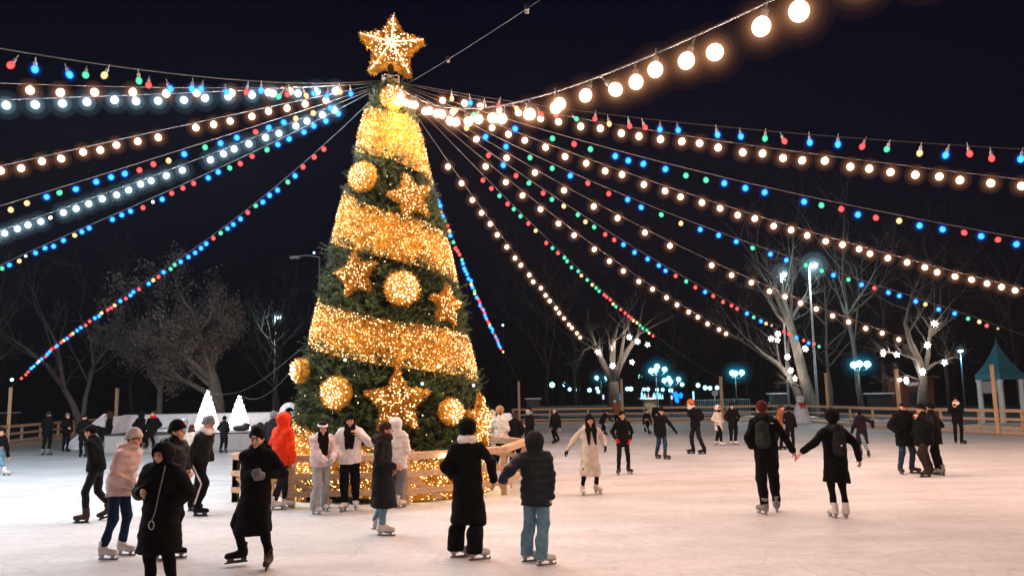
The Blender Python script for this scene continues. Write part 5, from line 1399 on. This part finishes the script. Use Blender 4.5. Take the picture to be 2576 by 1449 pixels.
    def ctf(P):
        r0 = .158 + bulk
        ds = [cone(P, q(0, 0, .02), q(0, 0, .22), r0 + .012, r0, side, .72), cone(P, q(0, 0, .22), q(0, .005, .36), r0, r0 + .008, side, .70)]
        for s_ in (-1, 1): ds += [cone(P, q(s_ * .02, -.005, .50), q(s_ * .150, -.005, .435), .075 + bulk * .6, .062 + bulk * .8), cone(P, q(s_ * .07, 0, .3), q(s_ * .10, 0, .40), .10 + bulk, .085 + bulk)]
        if collar: ds.append(cone(P, q(0, .0, .50), q(0, .01, .565), .082, .076 + bulk * .4))
        hz_ = hem_t
        if hz_ < .93:
            lm = (legsj[0][1] + legsj[1][1]) / 2
            mid = np.array((pelL[0] * .4 + lm[0] * .6, pelL[1] * .4 + lm[1] * .6, hz_ - .12)); ds.append(cone(P, pelL + upL * .1, mid, r0 + .005, r0 + .02 + .13 * max(0, .9 - hz_) + bulk * .3, side, .84))
        d = union(ds, .05)
        d = np.maximum(d, hz_ - P[:, 2] + 0.012 * np.sin(P[:, 0] * 11 + P[:, 1] * 7))
        ar = []
        for s, e, w, _ in arms: ar += [cone(P, s, e, .058 + bulk, .052 + bulk), cone(P, e, e + (w - e) * .97, .052 + bulk, .042 + bulk * .7)]
        d = smin(d, union(ar, .03), .03)
        amp = .009
        if puff:
            ta = np.minimum(*[np.linalg.norm(P - (a[1] + a[2]) / 2, axis=1) for a in arms]) * 0
            d = d - puff * np.abs(np.sin((P @ upL.astype(np.float32)) * math.pi / .105)) + puff * .6
        return d + fold(P, amp, u * .1)
    ap = np.array([q(0, 0, .6), pelL, np.array((pelL[0], pelL[1], hem))] + [j for a in arms for j in a[:3]]); lo_, hi_ = ap.min(0) - .34, ap.max(0) + .2
    lo_[2] = min(hem - .08, ap.min(0)[2] - .1)
    piece({'jacket': 'jacket', 'puffer': 'puffer_jacket', 'coat': 'coat', 'sweater': 'sweater', 'parka': 'parka'}[ctype], ctf, lo_, hi_, F_(ck, .75 if ctype != 'puffer' else .5))
    jo = o.children[-1]
    if dist < 27 and jo.data.name.split('.')[0] in ('jacket', 'coat', 'puffer_jacket', 'parka', 'sweater'):
        from mathutils.bvhtree import BVHTree
        me_ = jo.data; bv = BVHTree.FromPolygons([v_.co for v_ in me_.vertices], [tuple(p_.vertices) for p_ in me_.polygons])
        def trace(pl):
            r = []
            for sx_, zz_ in pl:
                c0 = q(sx_, 0, zz_) if zz_ > 0 else pelL + side * sx_ + np.array((0, 0, zz_))
                h_ = bv.ray_cast(Vector(c0 + fwd * .7), Vector(-fwd), 1.0)
                if h_[0] is not None: r.append(h_[0] + Vector(fwd) * .002)
            return r
        zb = max(hem + .04 - pelL[2], -.6); tone = 'mid_grey' if max(C_[ck]) > .1 else 'slate'
        tr = trace([(.0, zb + (.50 - zb) * i_ / 12) for i_ in range(13)])
        if len(tr) > 4 and ctype != 'sweater': b = MB(); b.tube(tr, .0055, 5); b.build('zip', F_(tone, .4), jo, True)
        for s_ in (-1, 1):
            tr = trace([(s_ * (.07 + .05 * i_ / 4), .06 - .03 * i_) for i_ in range(5)])
            if len(tr) > 3: b = MB(); b.tube(tr, .005, 5); b.build('pocket_seam', F_(tone, .5), jo, True)
    # ---- on the head (head frame)
    hh = min(h0, .016)
    def hpiece(name, fn, lo, hi, m):
        V, Fq = surfnet(fn, lo, hi, hh)
        if len(V): obj(name, mesh_np(name, V @ HR.T + hd, [Fq], [m]), o)
    kind, hc = head
    if kind == 'beanie':
        def f(P):
            e0 = .048 - .42 * np.clip(P[:, 1] + .07, 0, .16)
            d = ell(P, (0, .018, .045), (.096, .114, .128)); d = np.maximum(d, e0 - P[:, 2]); cuff = np.maximum(np.abs(ell(P, (0, .018, .045), (.098, .116, .128))) - .009, np.abs(P[:, 2] - e0 - .022) - .026)
            return np.minimum(d, cuff) + .003 * np.sin(np.arctan2(P[:, 1], P[:, 0]) * 30)
        hpiece('beanie', f, (-.14, -.14, -.06), (.14, .17, .19), F_(hc))
    elif kind == 'cap':
        def f(P):
            d = ell(P, (0, .018, .035), (.096, .112, .098)); d = np.maximum(d, .048 - P[:, 2]); br = np.maximum(ell(P, (0, -.115, .058), (.075, .09, .02)), -P[:, 1] * -1 - .02); return smin(d, br, .015)
        hpiece('cap', f, (-.13, -.24, -.01), (.13, .16, .16), F_(hc))
    elif kind == 'furhat':
        hpiece('fur_hat', lambda P: np.maximum(smin(ell(P, (0, .015, .095), (.122, .132, .105)), ell(P, (0, .02, .03), (.116, .126, .11)), .03), .035 - P[:, 2] - .8 * np.clip(P[:, 1] + .04, 0, .14)) + fold(P, .006, 2, 3), (-.2, -.2, -.08), (.2, .2, .24), F_(hc))
    elif kind == 'headband':
        hpiece('headband', lambda P: np.maximum(np.abs(ell(P, (0, .015, .04), (.094, .110, .104))) - .011, np.abs(P[:, 2] - .065 - .1 * P[:, 1]) - .022), (-.13, -.13, -.02), (.13, .15, .15), F_(hc))
    hcol = hair or (hc if kind == 'hair' else None)
    if hcol:
        style = 'short'
        if isinstance(hcol, tuple): hcol, style = hcol
        def f(P):
            d = ell(P, (0, .022, .042), (.092, .108, .104)); face_ = ell(P, (0, -.10, -.045), (.068, .085, .10)); d = np.maximum(d, -face_); d = np.maximum(d, -.055 - P[:, 2])
            return d + fold(P, .004, 3, 2.5)
        hpiece('hair', f, (-.13, -.13, -.1), (.13, .17, .18), M_HAIRS[hcol])
        if style in ('long', 'back', 'front'):
            def g(P):
                ds = []
                for s in (-1, 1):
                    if style == 'front': ds += [cone(P, (s * .06, -.01, .02), (s * .05, -.115, -.2), .042, .06, (1, 0, 0), .55), cone(P, (s * .05, -.115, -.2), (s * .04, -.19, -.46), .06, .045, (1, 0, 0), .5)]
                    elif style == 'long': ds += [cone(P, (s * .07, -.01, .02), (s * .072, -.105, -.2), .042, .064, (1, 0, 0), .6), cone(P, (s * .072, -.105, -.2), (s * .075, -.185, -.50), .064, .028, (1, 0, 0), .5)]
                    else: ds += [cone(P, (s * .04, .08, .02), (s * .05, .11, -.36), .05, .04, (1, 0, 0), .6)]
                return union(ds, .03) + fold(P, .004, 1, 2)
            hpiece('long_hair', g, (-.2, -.30, -.58), (.2, .2, .12), M_HAIRS[hcol])
    if hood:
        hc2, on = hood if isinstance(hood, tuple) else (hood, True)
        if on:
            def f(P):
                d = union([ell(P, (0, .03, .02), (.138, .148, .152)), cone(P, (0, .04, -.06), (0, .05, -.17), .10, .12, (1, 0, 0), .95)], .05); op = ell(P, (0, -.15, -.008), (.090, .128, .125)); d = np.maximum(d, -op)
                return np.maximum(d, -(ell(P, (0, .0, .0), (.098, .112, .12)))) + fold(P, .005, 2)
            hpiece('hood', f, (-.19, -.16, -.32), (.19, .24, .2), F_(hc2))
            if fur:
                def g(P):
                    r = np.sqrt((P[:, 0] / .098) ** 2 + ((P[:, 2] + .0) / .128) ** 2); return np.sqrt(((r - 1) * .1) ** 2 + (P[:, 1] + .065 + .25 * np.clip(-P[:, 2], 0, .1) * -1) ** 2) - .034 + fold(P, .008, 1, 3.5)
                hpiece('fur_trim', g, (-.18, -.15, -.2), (.18, .06, .2), F_(fur))
        else:
            piece('hood', lambda P: union([cone(P, q(-.10, -.06, .53), q(0, -.13, .50), .055, .07), cone(P, q(.10, -.06, .53), q(0, -.13, .50), .055, .07), cone(P, q(0, -.12, .52), q(0, -.12, .45), .075, .05)], .04) + fold(P, .005, 4), q(0, -.05, .5) - .26, q(0, -.05, .5) + .24, F_(fur or hc2))
    if scarf:
        sc2, tails = scarf if isinstance(scarf, tuple) else (scarf, False)
        def f(P):
            c = neck + upL * .0; w = (P - c.astype(np.float32)); hgt = w @ upL.astype(np.float32); rr = np.sqrt(np.maximum((w * w).sum(1) - hgt ** 2, 0)); d = np.sqrt((rr - .085) ** 2 + (hgt / 1.35) ** 2) - .047
            if tails: d = smin(d, cone(P, q(.03, .13, .50), q(.05, .19, .05), .05, .045, side, .5), .03)
            return d + fold(P, .007, 6, 1.6)
        piece('scarf', f, neck - .32 - (0.35 if tails else 0), neck + .26, F_(sc2))
    if pack:
        pc, ps = pack
        def f(P):
            d = union([cone(P, q(ps, -.20, .16), q(ps, -.21, .38), .12, .105, side, .72)], .02); return smin(d, cone(P, q(ps - .02, -.29, .14), q(ps, -.29, .24), .07, .07, side, .7), .015) + fold(P, .003, 9)
        bp = piece('backpack', f, q(ps, -.2, .26) - .33, q(ps, -.2, .26) + .33, F_(pc))
        for s in (-1, 1):
            k = MB(); k.tube([q(s * .11 + ps * .5, -.10, .44), q(s * .12, -.03, .545 + bulk), q(s * .13, .10 + bulk, .47), q(s * .15, .13 + bulk, .32), q(s * .17, .03, .16)], .02, 6); k.build('strap', F_(pc), bp, True)
    # ---- skates
    for i in (0, 1):
        if fl[i][2] is None: continue
        hp, kn, an, a0 = legsj[i]
        b = obj('skate', boot_mesh(boots if isinstance(boots, str) else boots[i]), o); b.location = ft[i]; pit = R_(fl[i][4]) if len(fl[i]) > 4 else 0
        b.rotation_euler = (pit, 0, a0)
        obj('blade', BLADE_F if blade == 'F' else BLADE_H, b)
    if extra: extra(o, q, dict(hd=hd, HR=HR, neck=neck, arms=arms, legs=legsj, S=S, ft=ft))
    return o
# ================================================================ the crowd, from the foreground back
def cup_logo(off, size, name='patch'):
    def ex(o, q, J):
        k = MB(); k.ball((0, 0, 0), 1.0, 10, 6, size); b = k.build(name, F_('white'), o, True); b.location = Vector(q(*off))
    return ex
def lanyard(o, q, J):
    k = MB(); k.tube([q(.10, .12, .54), q(.12, .20, .40), q(.10, .24, .2), q(.07, .25, .0), q(.03, .25, -.10)], .008, 5); b = k.build('lanyard', F_('mid_grey'), o, True)
    k = MB(); k.tube([q(.03 + .035 * math.cos(a), .255, -.15 + .05 * math.sin(a)) for a in np.linspace(0, 6.28, 13)], .007, 5, False); k.build('lanyard_ring', F_('grey'), b, True)
def stripe(o, q, J):
    k = MB(); i = 0 if J['legs'][0][0][1] > 9 else 1
    for hp, kn, an, a0 in J['legs']:
        sd = np.array((1.0 if hp[0] > 0 else -1.0, 0, 0)); k.tube([hp + sd * .098, kn + sd * .084, an + sd * .072 + np.array((0, 0, .08))], .016, 6)
    k.build('side_stripe', F_('white'), o, True)
def label_patch(o, q, J):
    k = MB(); k.box((0, -.105, .062), (.055, .012, .018)); b = k.build('label_patch', F_('white'), o); b.matrix_local = Matrix.Translation(Vector(J['hd'])) @ Matrix([list(r) for r in J['HR']]).to_4x4()
def both(*f):
    def ex(o, q, J):
        for g in f: g(o, q, J)
    return ex
def phone(c='black'):
    def ex(o, q, J):
        a, b2 = J['arms'][0][2], J['arms'][1][2]; m = (a + b2) / 2; k = MB(); k.box((0, 0, 0), (.075, .012, .15)); b = k.build('phone', F_(c, .3), o); b.location = Vector(m) + Vector((0, -.06, .06)); b.rotation_euler = (.4, 0, 0)
    return ex
def sling(o, q, J):
    k = MB(); k.ball((0, 0, 0), .11, 12, 8, (1, .6, 1.1)); b = k.build('sling_bag', F_('black'), o, True); b.location = Vector(q(.15, .12, -.1))

person(398, 1488, 1112, 'person in a long black hooded coat with grey lanyard, nearest the viewer', -8, [(-.13, 0, 0, -10), (.14, 0, 0, 12)], [('px', 356, 1238, -.15), 'pocket'], coat=('black', .48, 'parka'), legs=('black', .085), boots='boot_black', head=('none', None), hood='black', hair='hair_dark', face=(-8, 8), extra=lanyard, puff=.006)
person(292, 1402, 1078, 'person in a pale pink puffer jacket and beige beanie gliding to the right', 78, [('px', 268, 1407, 82), ('px', 314, 1396, 78)], [('px', 332, 1216, .08), ('px', 330, 1222, -.12)], (.13, 0), ('dusty_pink', .86, 'puffer'), ('dark_denim', .068), 'boot_white', 'F', ('beanie', 'beige'), hood=('dusty_pink', False), face=(8, 10), puff=.014, gloves='black', hair='hair_brown')
person(424, 1408, 1062, 'person in a black beanie and dark puffer jacket, half hidden behind the long black coat', 75, [('px', 405, 1408, 70), ('px', 440, 1402, 80)], ['front', 'down'], (.03, 0), ('soft_black', .82, 'puffer'), ('black', .075), 'boot_black', 'F', ('beanie', 'black'), hood=('soft_black', False), puff=.012, hair='hair_dark')
person(238, 1306, 1063, 'boy in a black cap and black jacket striding to the left', -88, [('px', 207, 1315, -88), ('px', 271, 1301, -70, .04, 18)], [('px', 224, 1180, -.2), ('px', 236, 1182, .2)], (-.10, 0), ('black', .90, 'jacket'), ('soft_black', .068), 'boot_brown', 'H', ('cap', 'black'), hair='hair_dark', face=(-4, 8))
person(648, 1422, 1072, 'person in a long black coat and labelled black beanie skating towards the viewer', -5, [('px', 598, 1415, -58, .03), ('px', 673, 1432, 8)], [('px', 636, 1190, -.24), ('px', 668, 1196, -.24)], (.02, -.02), ('black', .42, 'coat'), ('black', .07), ('boot_black', 'boot_brown'), 'H', ('beanie', 'black'), hood=('black', False), face=(0, 12), extra=both(label_patch, phone()), gloves='mid_grey', hair=('hair_dark', 'back'), puff=.004)
person(700, 1281, 1040, 'person in a bright red hooded jacket, back turned, beside the tree pen', 150, [('px', 697, 1282, 100), ('px', 722, 1277, 60)], ['down', 'front'], (.02, 0), ('red', .82, 'puffer'), ('charcoal', .075), 'boot_white', 'F', ('none', None), hood='red', hair='hair_dark', puff=.006)
person(684, 1200, 1034, 'person in a grey beanie standing behind the red jacket', 170, None, ['pocket', 'pocket'], coat=('charcoal', .7, 'coat'), head=('beanie', 'mid_grey'))
person(723, 1168, 1038, 'person in a black fur hat whose face shows between red jacket and tree', -20, None, ['pocket', 'pocket'], coat=('brown', .6, 'coat'), head=('furhat', 'black'), scarf='brown', hair='hair_brown')
person(803, 1291, 1059, 'person in a pale pink jacket, white headband and baggy grey trousers at the pen', 25, [('px', 795, 1293, 55), ('px', 818, 1285, 40)], [('px', 818, 1160, -.2), ('px', 836, 1157, -.18)], (.02, 0), ('pink', .90, 'puffer'), ('grey', .088), 'boot_white', 'F', ('headband', 'white'), hair=('hair_dark', 'front'), face=(0, 10), gloves='grey', hood=('pink', False), fur='mid_grey', puff=.006, flare=.012)
person(880, 1283, 1042, 'person in a fluffy whitish jacket and black hat raising a hand beside their face', 5, [('px', 864, 1285, -12), ('px', 895, 1281, 10)], ['pocket', ('px', 903, 1092, -.1)], (0, .02), ('white', .86, 'puffer'), ('black', .088), 'boot_white', 'F', ('beanie', 'black'), hair=('hair_dark', 'front'), face=(0, 6), collar=True)
person(962, 1347, 1062, 'person in a dark coat and light jeans gliding right in front of the pen', 82, [('px', 968, 1347, 85), ('px', 952, 1335, 85, .04, 15)], [('px', 992, 1172, -.14), ('px', 985, 1180, .1)], (.03, 0), ('charcoal', .44, 'coat'), ('light_denim', .07), 'boot_white', 'F', ('hair', 'hair_brown'), hood=('brown', False), scarf='brown', extra=sling, face=(10, 0))
person(1000, 1276, 1053, 'person in a white puffer jacket with the hood up, back turned, leaning at the pen', 165, [('px', 990, 1274, 200), ('px', 1008, 1277, 150)], ['front', 'down'], (-.03, 0), ('white', .78, 'puffer'), ('mid_grey', .078), 'boot_white', 'F', ('none', None), hood='white', hair='hair_dark', puff=.016, gloves='mid_grey')
person(1178, 1403, 1056, 'person in long black coat, black hat and white scarf holding hands, from behind', 178, [('px', 1155, 1400, 112), ('px', 1203, 1407, 108)], ['pocket', ('px', 1241, 1206, -.02)], (.0, 0), ('black', .44, 'coat'), ('black', .088), 'boot_white', 'F', ('furhat', 'black'), scarf=('white', False), flare=.035, hair='hair_dark')
person(1351, 1417, 1083, 'person in a dark slate puffer with hood up and blue jeans holding hands', 182, [('px', 1333, 1411, 118), ('px', 1371, 1421, 112)], [('px', 1264, 1208, .02), ('px', 1384, 1256, .0)], (0, 0), ('slate', .78, 'puffer'), ('denim', .088), 'boot_white', 'F', ('none', None), hood='charcoal', puff=.016, hair='hair_dark', flare=.008)
person(1486, 1242, 1043, 'girl in a long cream coat with very long dark hair and arms spread wide', 8, [('px', 1467, 1245, 4), ('px', 1504, 1240, 30, .02)], [('px', 1428, 1131, -.05), ('px', 1522, 1122, -.05)], (.02, 0), ('cream', .42, 'coat'), ('black', .06), 'boot_white', 'F', ('beanie', 'black'), hair=('hair_dark', 'long'), gloves='black', hood=('cream', False), puff=.004)
person(1570, 1193, 1030, 'boy in black with bright red gloves facing the viewer', 0, [('px', 1556, 1194, -18), ('px', 1584, 1191, 22)], [('px', 1549, 1104, -.03), ('px', 1585, 1106, -.03)], (0, 0), ('black', .78, 'sweater'), ('soft_black', .066), 'boot_brown', 'F', ('hair', 'hair_dark'), gloves='bright_red', face=(0, 6))
person(1666, 1154, 1024, 'boy in a black jacket and blue jeans with one arm stretched out to the right', 25, [('px', 1655, 1153, 30), ('px', 1677, 1155, 50)], [('px', 1648, 1095, .1), ('px', 1699, 1084, 0)], (.0, -.06), ('black', .76, 'jacket'), ('blue_denim', .076), 'boot_brown', 'H', ('beanie', 'black'), face=(-10, 18), gloves='black')
person(1754, 1141, 1004, 'man in an orange beanie and dark jacket with a backpack skating to the left', -82, [('px', 1740, 1141, -85), ('px', 1768, 1142, -80)], [('px', 1752, 1066, -.18), ('px', 1756, 1066, .18)], (-.10, 0), ('black', .86, 'jacket'), ('soft_black', .075), 'boot_black', 'H', ('beanie', 'orange'), scarf='cream', pack=('black', 0), hair='hair_brown')
person(1810, 1120, 1016, 'person in a cream jacket with the hood up standing with a friend in black', 40, [('px', 1802, 1119, -40), ('px', 1817, 1121, 50)], ['pocket', 'pocket'], (0, 0), ('cream', .66, 'jacket'), ('black', .08), 'boot_white', 'F', ('none', None), hood='cream', scarf='plum', hair='hair_dark')
person(1846, 1119, 1013, 'person all in black with white skates beside the cream jacket', -10, [('px', 1840, 1119, -20), ('px', 1853, 1119, 40)], ['pocket', 'pocket'], (0, 0), ('black', .68, 'jacket'), ('black', .08), 'boot_white', 'F', ('beanie', 'black'))
person(1936, 1290, 1007, 'tall man in black with a dark backpack holding hands, seen from behind', 178, [('px', 1920, 1293, 195), ('px', 1955, 1286, 160)], ['pocket', ('px', 1996, 1136, .0)], (-.02, 0), ('black', .88, 'jacket'), ('black', .088), ('boot_grey', 'boot_grey'), 'F', ('hair', 'auburn'), pack=('olive', .09), hood=('black', False), extra=cup_logo((-.10, -.115, .44), (.032, .008, .012), 'sleeve_patch'))
person(2112, 1301, 1032, 'girl in a black knee-length coat holding hands, other arm out, back turned', 181, [('px', 2097, 1301, 188), ('px', 2128, 1301, 170)], [('px', 2018, 1136, .0), ('px', 2161, 1153, 0)], (0, 0), ('black', .58, 'coat'), ('black', .062), 'boot_white', 'F', ('furhat', 'black'), hood=('black', False), fur='charcoal', pack=('charcoal', 0), extra=cup_logo((.02, -.335, .24), (.018, .008, .018), 'bag_charm'))
person(1962, 1131, 1017, 'person in a rust brown jacket partly hidden behind the tall man with the backpack', 60, None, ['down', 'down'], (.10, 0), ('rust', .8, 'jacket'), ('black', .075), 'boot_black', 'H', ('hair', 'hair_brown'))
person(1990, 1126, 1022, 'person in black just right of the rust brown jacket', 150, None, ['down', 'pocket'], (.0, 0), ('black', .72, 'jacket'), ('black', .08), 'boot_black', 'H', ('beanie', 'black'))
person(2172, 1147, 1024, 'person in a dark plum coat and pale trousers skating away with arms out', 195, [('px', 2162, 1146, 225), ('px', 2186, 1150, 150)], [('px', 2140, 1094, .05), ('px', 2196, 1074, -.05)], (-.04, 0), ('plum', .46, 'coat'), ('teal_grey', .07), 'boot_brown', 'H', ('hair', 'hair_dark'), hood=('plum', False))
person(2284, 1191, 1009, 'man in a black jacket, dark cap and blue jeans with hands in pockets', 0, [('px', 2268, 1192, -8), ('px', 2301, 1190, 45)], ['pocket', 'pocket'], (0, 0), ('black', .70, 'parka'), ('blue_denim', .078), 'boot_brown', 'H', ('cap', 'black'), face=(0, 4), puff=.003, scarf='black')
person(2334, 1199, 1005, 'man in black with dark brown trousers turned left, hand at his mouth', -75, [('px', 2330, 1200, -85), ('px', 2338, 1193, -70)], [('px', 2314, 1052, -.15), 'pocket'], (0, 0), ('black', .72, 'parka'), ('brown', .082), 'boot_brown', 'H', ('beanie', 'black'), face=(-4, 4))
person(2362, 1193, 1012, 'person in black jacket and trousers just behind the man with hand at mouth', -140, [('px', 2354, 1192, -120), ('px', 2366, 1195, -150)], ['pocket', 'down'], (-.04, 0), ('black', .74, 'jacket'), ('black', .082), 'boot_grey', 'H', ('beanie', 'black'))
person(2414, 1116, 997, 'man in black holding a phone up in front of his face near the right fence', -35, [('px', 2405, 1116, -30), ('px', 2423, 1116, 20)], [('px', 2399, 1023, -.25), ('px', 2406, 1024, -.28)], (0, 0), ('black', .78, 'jacket'), ('black', .07), 'boot_black', 'H', ('hair', 'hair_dark'), scarf='white', extra=phone())
person(1398, 1115, 1011, 'grey-haired man in black skating alone right of the tree', -35, [('px', 1394, 1116, -40), ('px', 1403, 1112, -30)], ['down', 'down'], (.0, 0), ('black', .78, 'jacket'), ('black', .072), 'boot_black', 'H', ('hair', 'hair_grey'))
person(1516, 1098, 1024, 'skater in black bending forward behind the girl in the cream coat', 120, [('px', 1507, 1098, 110), ('px', 1524, 1094, 120, .05)], ['down', ('px', 1544, 1062, 0)], (.20, 0), ('black', .8, 'jacket'), ('black', .075), 'boot_black', 'H', ('beanie', 'black'), face=(0, 10))
person(1553, 1071, 1006, 'person in a brown jacket and white woolly hat leaning at the far fence', 175, None, ['front', 'front'], (-.10, 0), ('rust', .75, 'jacket'), ('black', .08), 'boot_black', 'H', ('beanie', 'white'))
person(1630, 1090, 1011, 'person in black skating behind the boy in blue jeans, one of a pair', 20, [('px', 1634, 1092, 30), ('px', 1624, 1086, 20)], ['down', 'down'], (-.02, 0), ('black', .8, 'jacket'), ('black', .07), 'boot_black', 'H', ('hair', 'hair_dark'))
person(1653, 1088, 1013, 'pale-faced person in black beside another in black at the far fence', -15, None, ['down', 'front'], (0, 0), ('black', .76, 'jacket'), ('black', .075), 'boot_black', 'H', ('hair', 'hair_brown'))
person(1937, 1060, 1009, 'pale-faced person in dark clothes standing at the far fence by the snowman', 0, None, ['pocket', 'pocket'], coat=('charcoal', .7, 'jacket'), head=('hair', 'hair_brown'), at=tuple(gnd(1937, 1057)))
person(1230, 1166, 1019, 'tall person in a black hood among the group right of the tree', 185, None, ['pocket', 'pocket'], coat=('black', .7, 'jacket'), head=('none', None), hood='black')
person(1239, 1176, 1031, 'person in a greyish beige coat with a thick hood close to the tree', 160, None, ['pocket', 'pocket'], (0, 0), ('beige', .62, 'puffer'), ('black', .08), 'boot_white', 'F', ('none', None), hood='beige', puff=.004)
person(1262, 1182, 1026, 'person in a cream jacket with auburn hair and a tan fur hat in the group', 150, None, ['front', 'pocket'], (-.03, 0), ('cream', .76, 'puffer'), ('black', .08), 'boot_white', 'F', ('furhat', 'tan_fur'), hair=('auburn', 'back'), puff=.012)
person(1297, 1172, 1036, 'stout person in a black coat with a grey-brown beanie in the group', 170, None, ['pocket', 'pocket'], (0, 0), ('black', .55, 'puffer'), ('black', .09), 'boot_black', 'F', ('beanie', 'brown'))
person(1334, 1150, 1021, 'person in black with pale chest patch at the right end of the group', -60, None, ['pocket', 'front'], (0, 0), ('black', .72, 'jacket'), ('black', .08), 'boot_black', 'H', ('beanie', 'black'), scarf='teal_grey')
# left side, further back
person(-8, 1191, 1041, 'person in a dark jacket, blue jeans and white skates cut off by the left edge', 60, [('px', 15, 1196, 75), ('px', -24, 1186, 40)], ['down', 'down'], (0, 0), ('black', .82, 'jacket'), ('denim', .075), 'boot_white', 'F', ('beanie', 'black'))
person(116, 1144, 1033, 'person in a black jacket and slate beanie standing by the left fence, back turned', 175, [('px', 107, 1144, 190), ('px', 124, 1144, 160)], ['front', 'front'], (0, 0), ('black', .74, 'jacket'), ('black', .072), 'boot_grey', 'H', ('beanie', 'slate'))
person(164, 1136, 1039, 'slim person in black with a grey hat right of another by the left fence', 60, [('px', 159, 1136, 40), ('px', 170, 1136, 70)], ['front', 'down'], (0, 0), ('black', .8, 'jacket'), ('black', .07), 'boot_black', 'H', ('beanie', 'mid_grey'))
person(209, 1150, 1042, 'person in a black cap facing the viewer behind the striding boy', 5, None, ['pocket', 'pocket'], (0, 0), ('black', .72, 'puffer'), ('black', .08), 'boot_black', 'H', ('cap', 'black'), scarf='black')
person(498, 1294, 1037, 'man in a grey beanie and white-striped track trousers looking down to the right', 72, [('px', 488, 1285, 80), ('px', 502, 1298, 80)], ['down', 'pocket'], (.10, 0), ('soft_black', .88, 'jacket'), ('black', .082), 'boot_black', 'H', ('beanie', 'mid_grey'), face=(6, 20), scarf='white', extra=stripe)
person(458, 1190, 1052, 'person in a pale blue jacket with the hood up and black trousers near the stage', 60, None, ['front', 'down'], (0, 0), ('sky', .8, 'jacket'), ('black', .075), 'boot_white', 'F', ('none', None), hood='sky')
person(478, 1193, 1066, 'person with auburn hair and a long beige coat beside the pale blue jacket', 150, None, ['pocket', 'pocket'], (0, 0), ('beige', .5, 'coat'), ('beige', .075), 'boot_white', 'F', ('hair', 'auburn'), hair=('auburn', 'back'), scarf='brown')
person(562, 1139, 1046, 'person in dark clothes and blue skates standing between the two light cones', 170, None, ['pocket', 'pocket'], (0, 0), ('soft_black', .7, 'jacket'), ('black', .085), 'blue', 'H', ('beanie', 'black'))
def seated(u, label, yaw, feet, **k):
    p = dep(u, 1090, yF + .35); person(u, 1135, 1060, label, yaw, feet, k.pop('hands', ['pocket', 'pocket']), at=(p.x, yF + .35, 0), tall=.98, squat=.985 - .86, **k)
seated(299, 'person in black with a brown hood sitting on the stage edge, legs stretched left', -60, [(-.60, -.30, .52, -70), (-.52, -.42, .42, -60)], coat=('black', .72, 'jacket'), legs=('black', .078), head=('none', None), hood='brown', lean=(.04, 0))
seated(360, 'person in a black hood sitting hunched on the stage edge', 150, [(-.14, -.50, .16, 0), (.12, -.50, .16, 10)], coat=('black', .74, 'puffer'), legs=('black', .08), head=('none', None), hood='black', lean=(.06, -.05))
seated(394, 'person with a red scarf sitting on the stage edge facing the ice', 0, [(-.2, -.5, .16, -10), (.1, -.5, .16, 10)], coat=('black', .74, 'jacket'), legs=('black', .08), head=('hair', 'hair_brown'), scarf='bright_red')
# ================================================================ cold night air
hz = bpy.data.materials.new('haze_air'); hz.use_nodes = True; ht = hz.node_tree; ht.nodes.clear()
vo = ht.nodes.new('ShaderNodeVolumePrincipled'); vo.inputs['Color'].default_value = (0.92, 0.94, 1.0, 1); vo.inputs['Density'].default_value = HAZE; vo.inputs['Anisotropy'].default_value = 0.0
ho = ht.nodes.new('ShaderNodeOutputMaterial'); ht.links.new(vo.outputs[0], ho.inputs['Volume'])
k = MB(); x0, x1, y0, y1, z0, z1 = -140, 140, -40, 165, -1.1, 22.0
V = [(x, y, z) for x in (x0, x1) for y in (y0, y1) for z in (z0, z1)]
k.add(V, [(0, 1, 3, 2), (4, 6, 7, 5), (0, 4, 5, 1), (2, 3, 7, 6), (0, 2, 6, 4), (1, 5, 7, 3)])
k.build('haze', hz, None, kind='stuff')
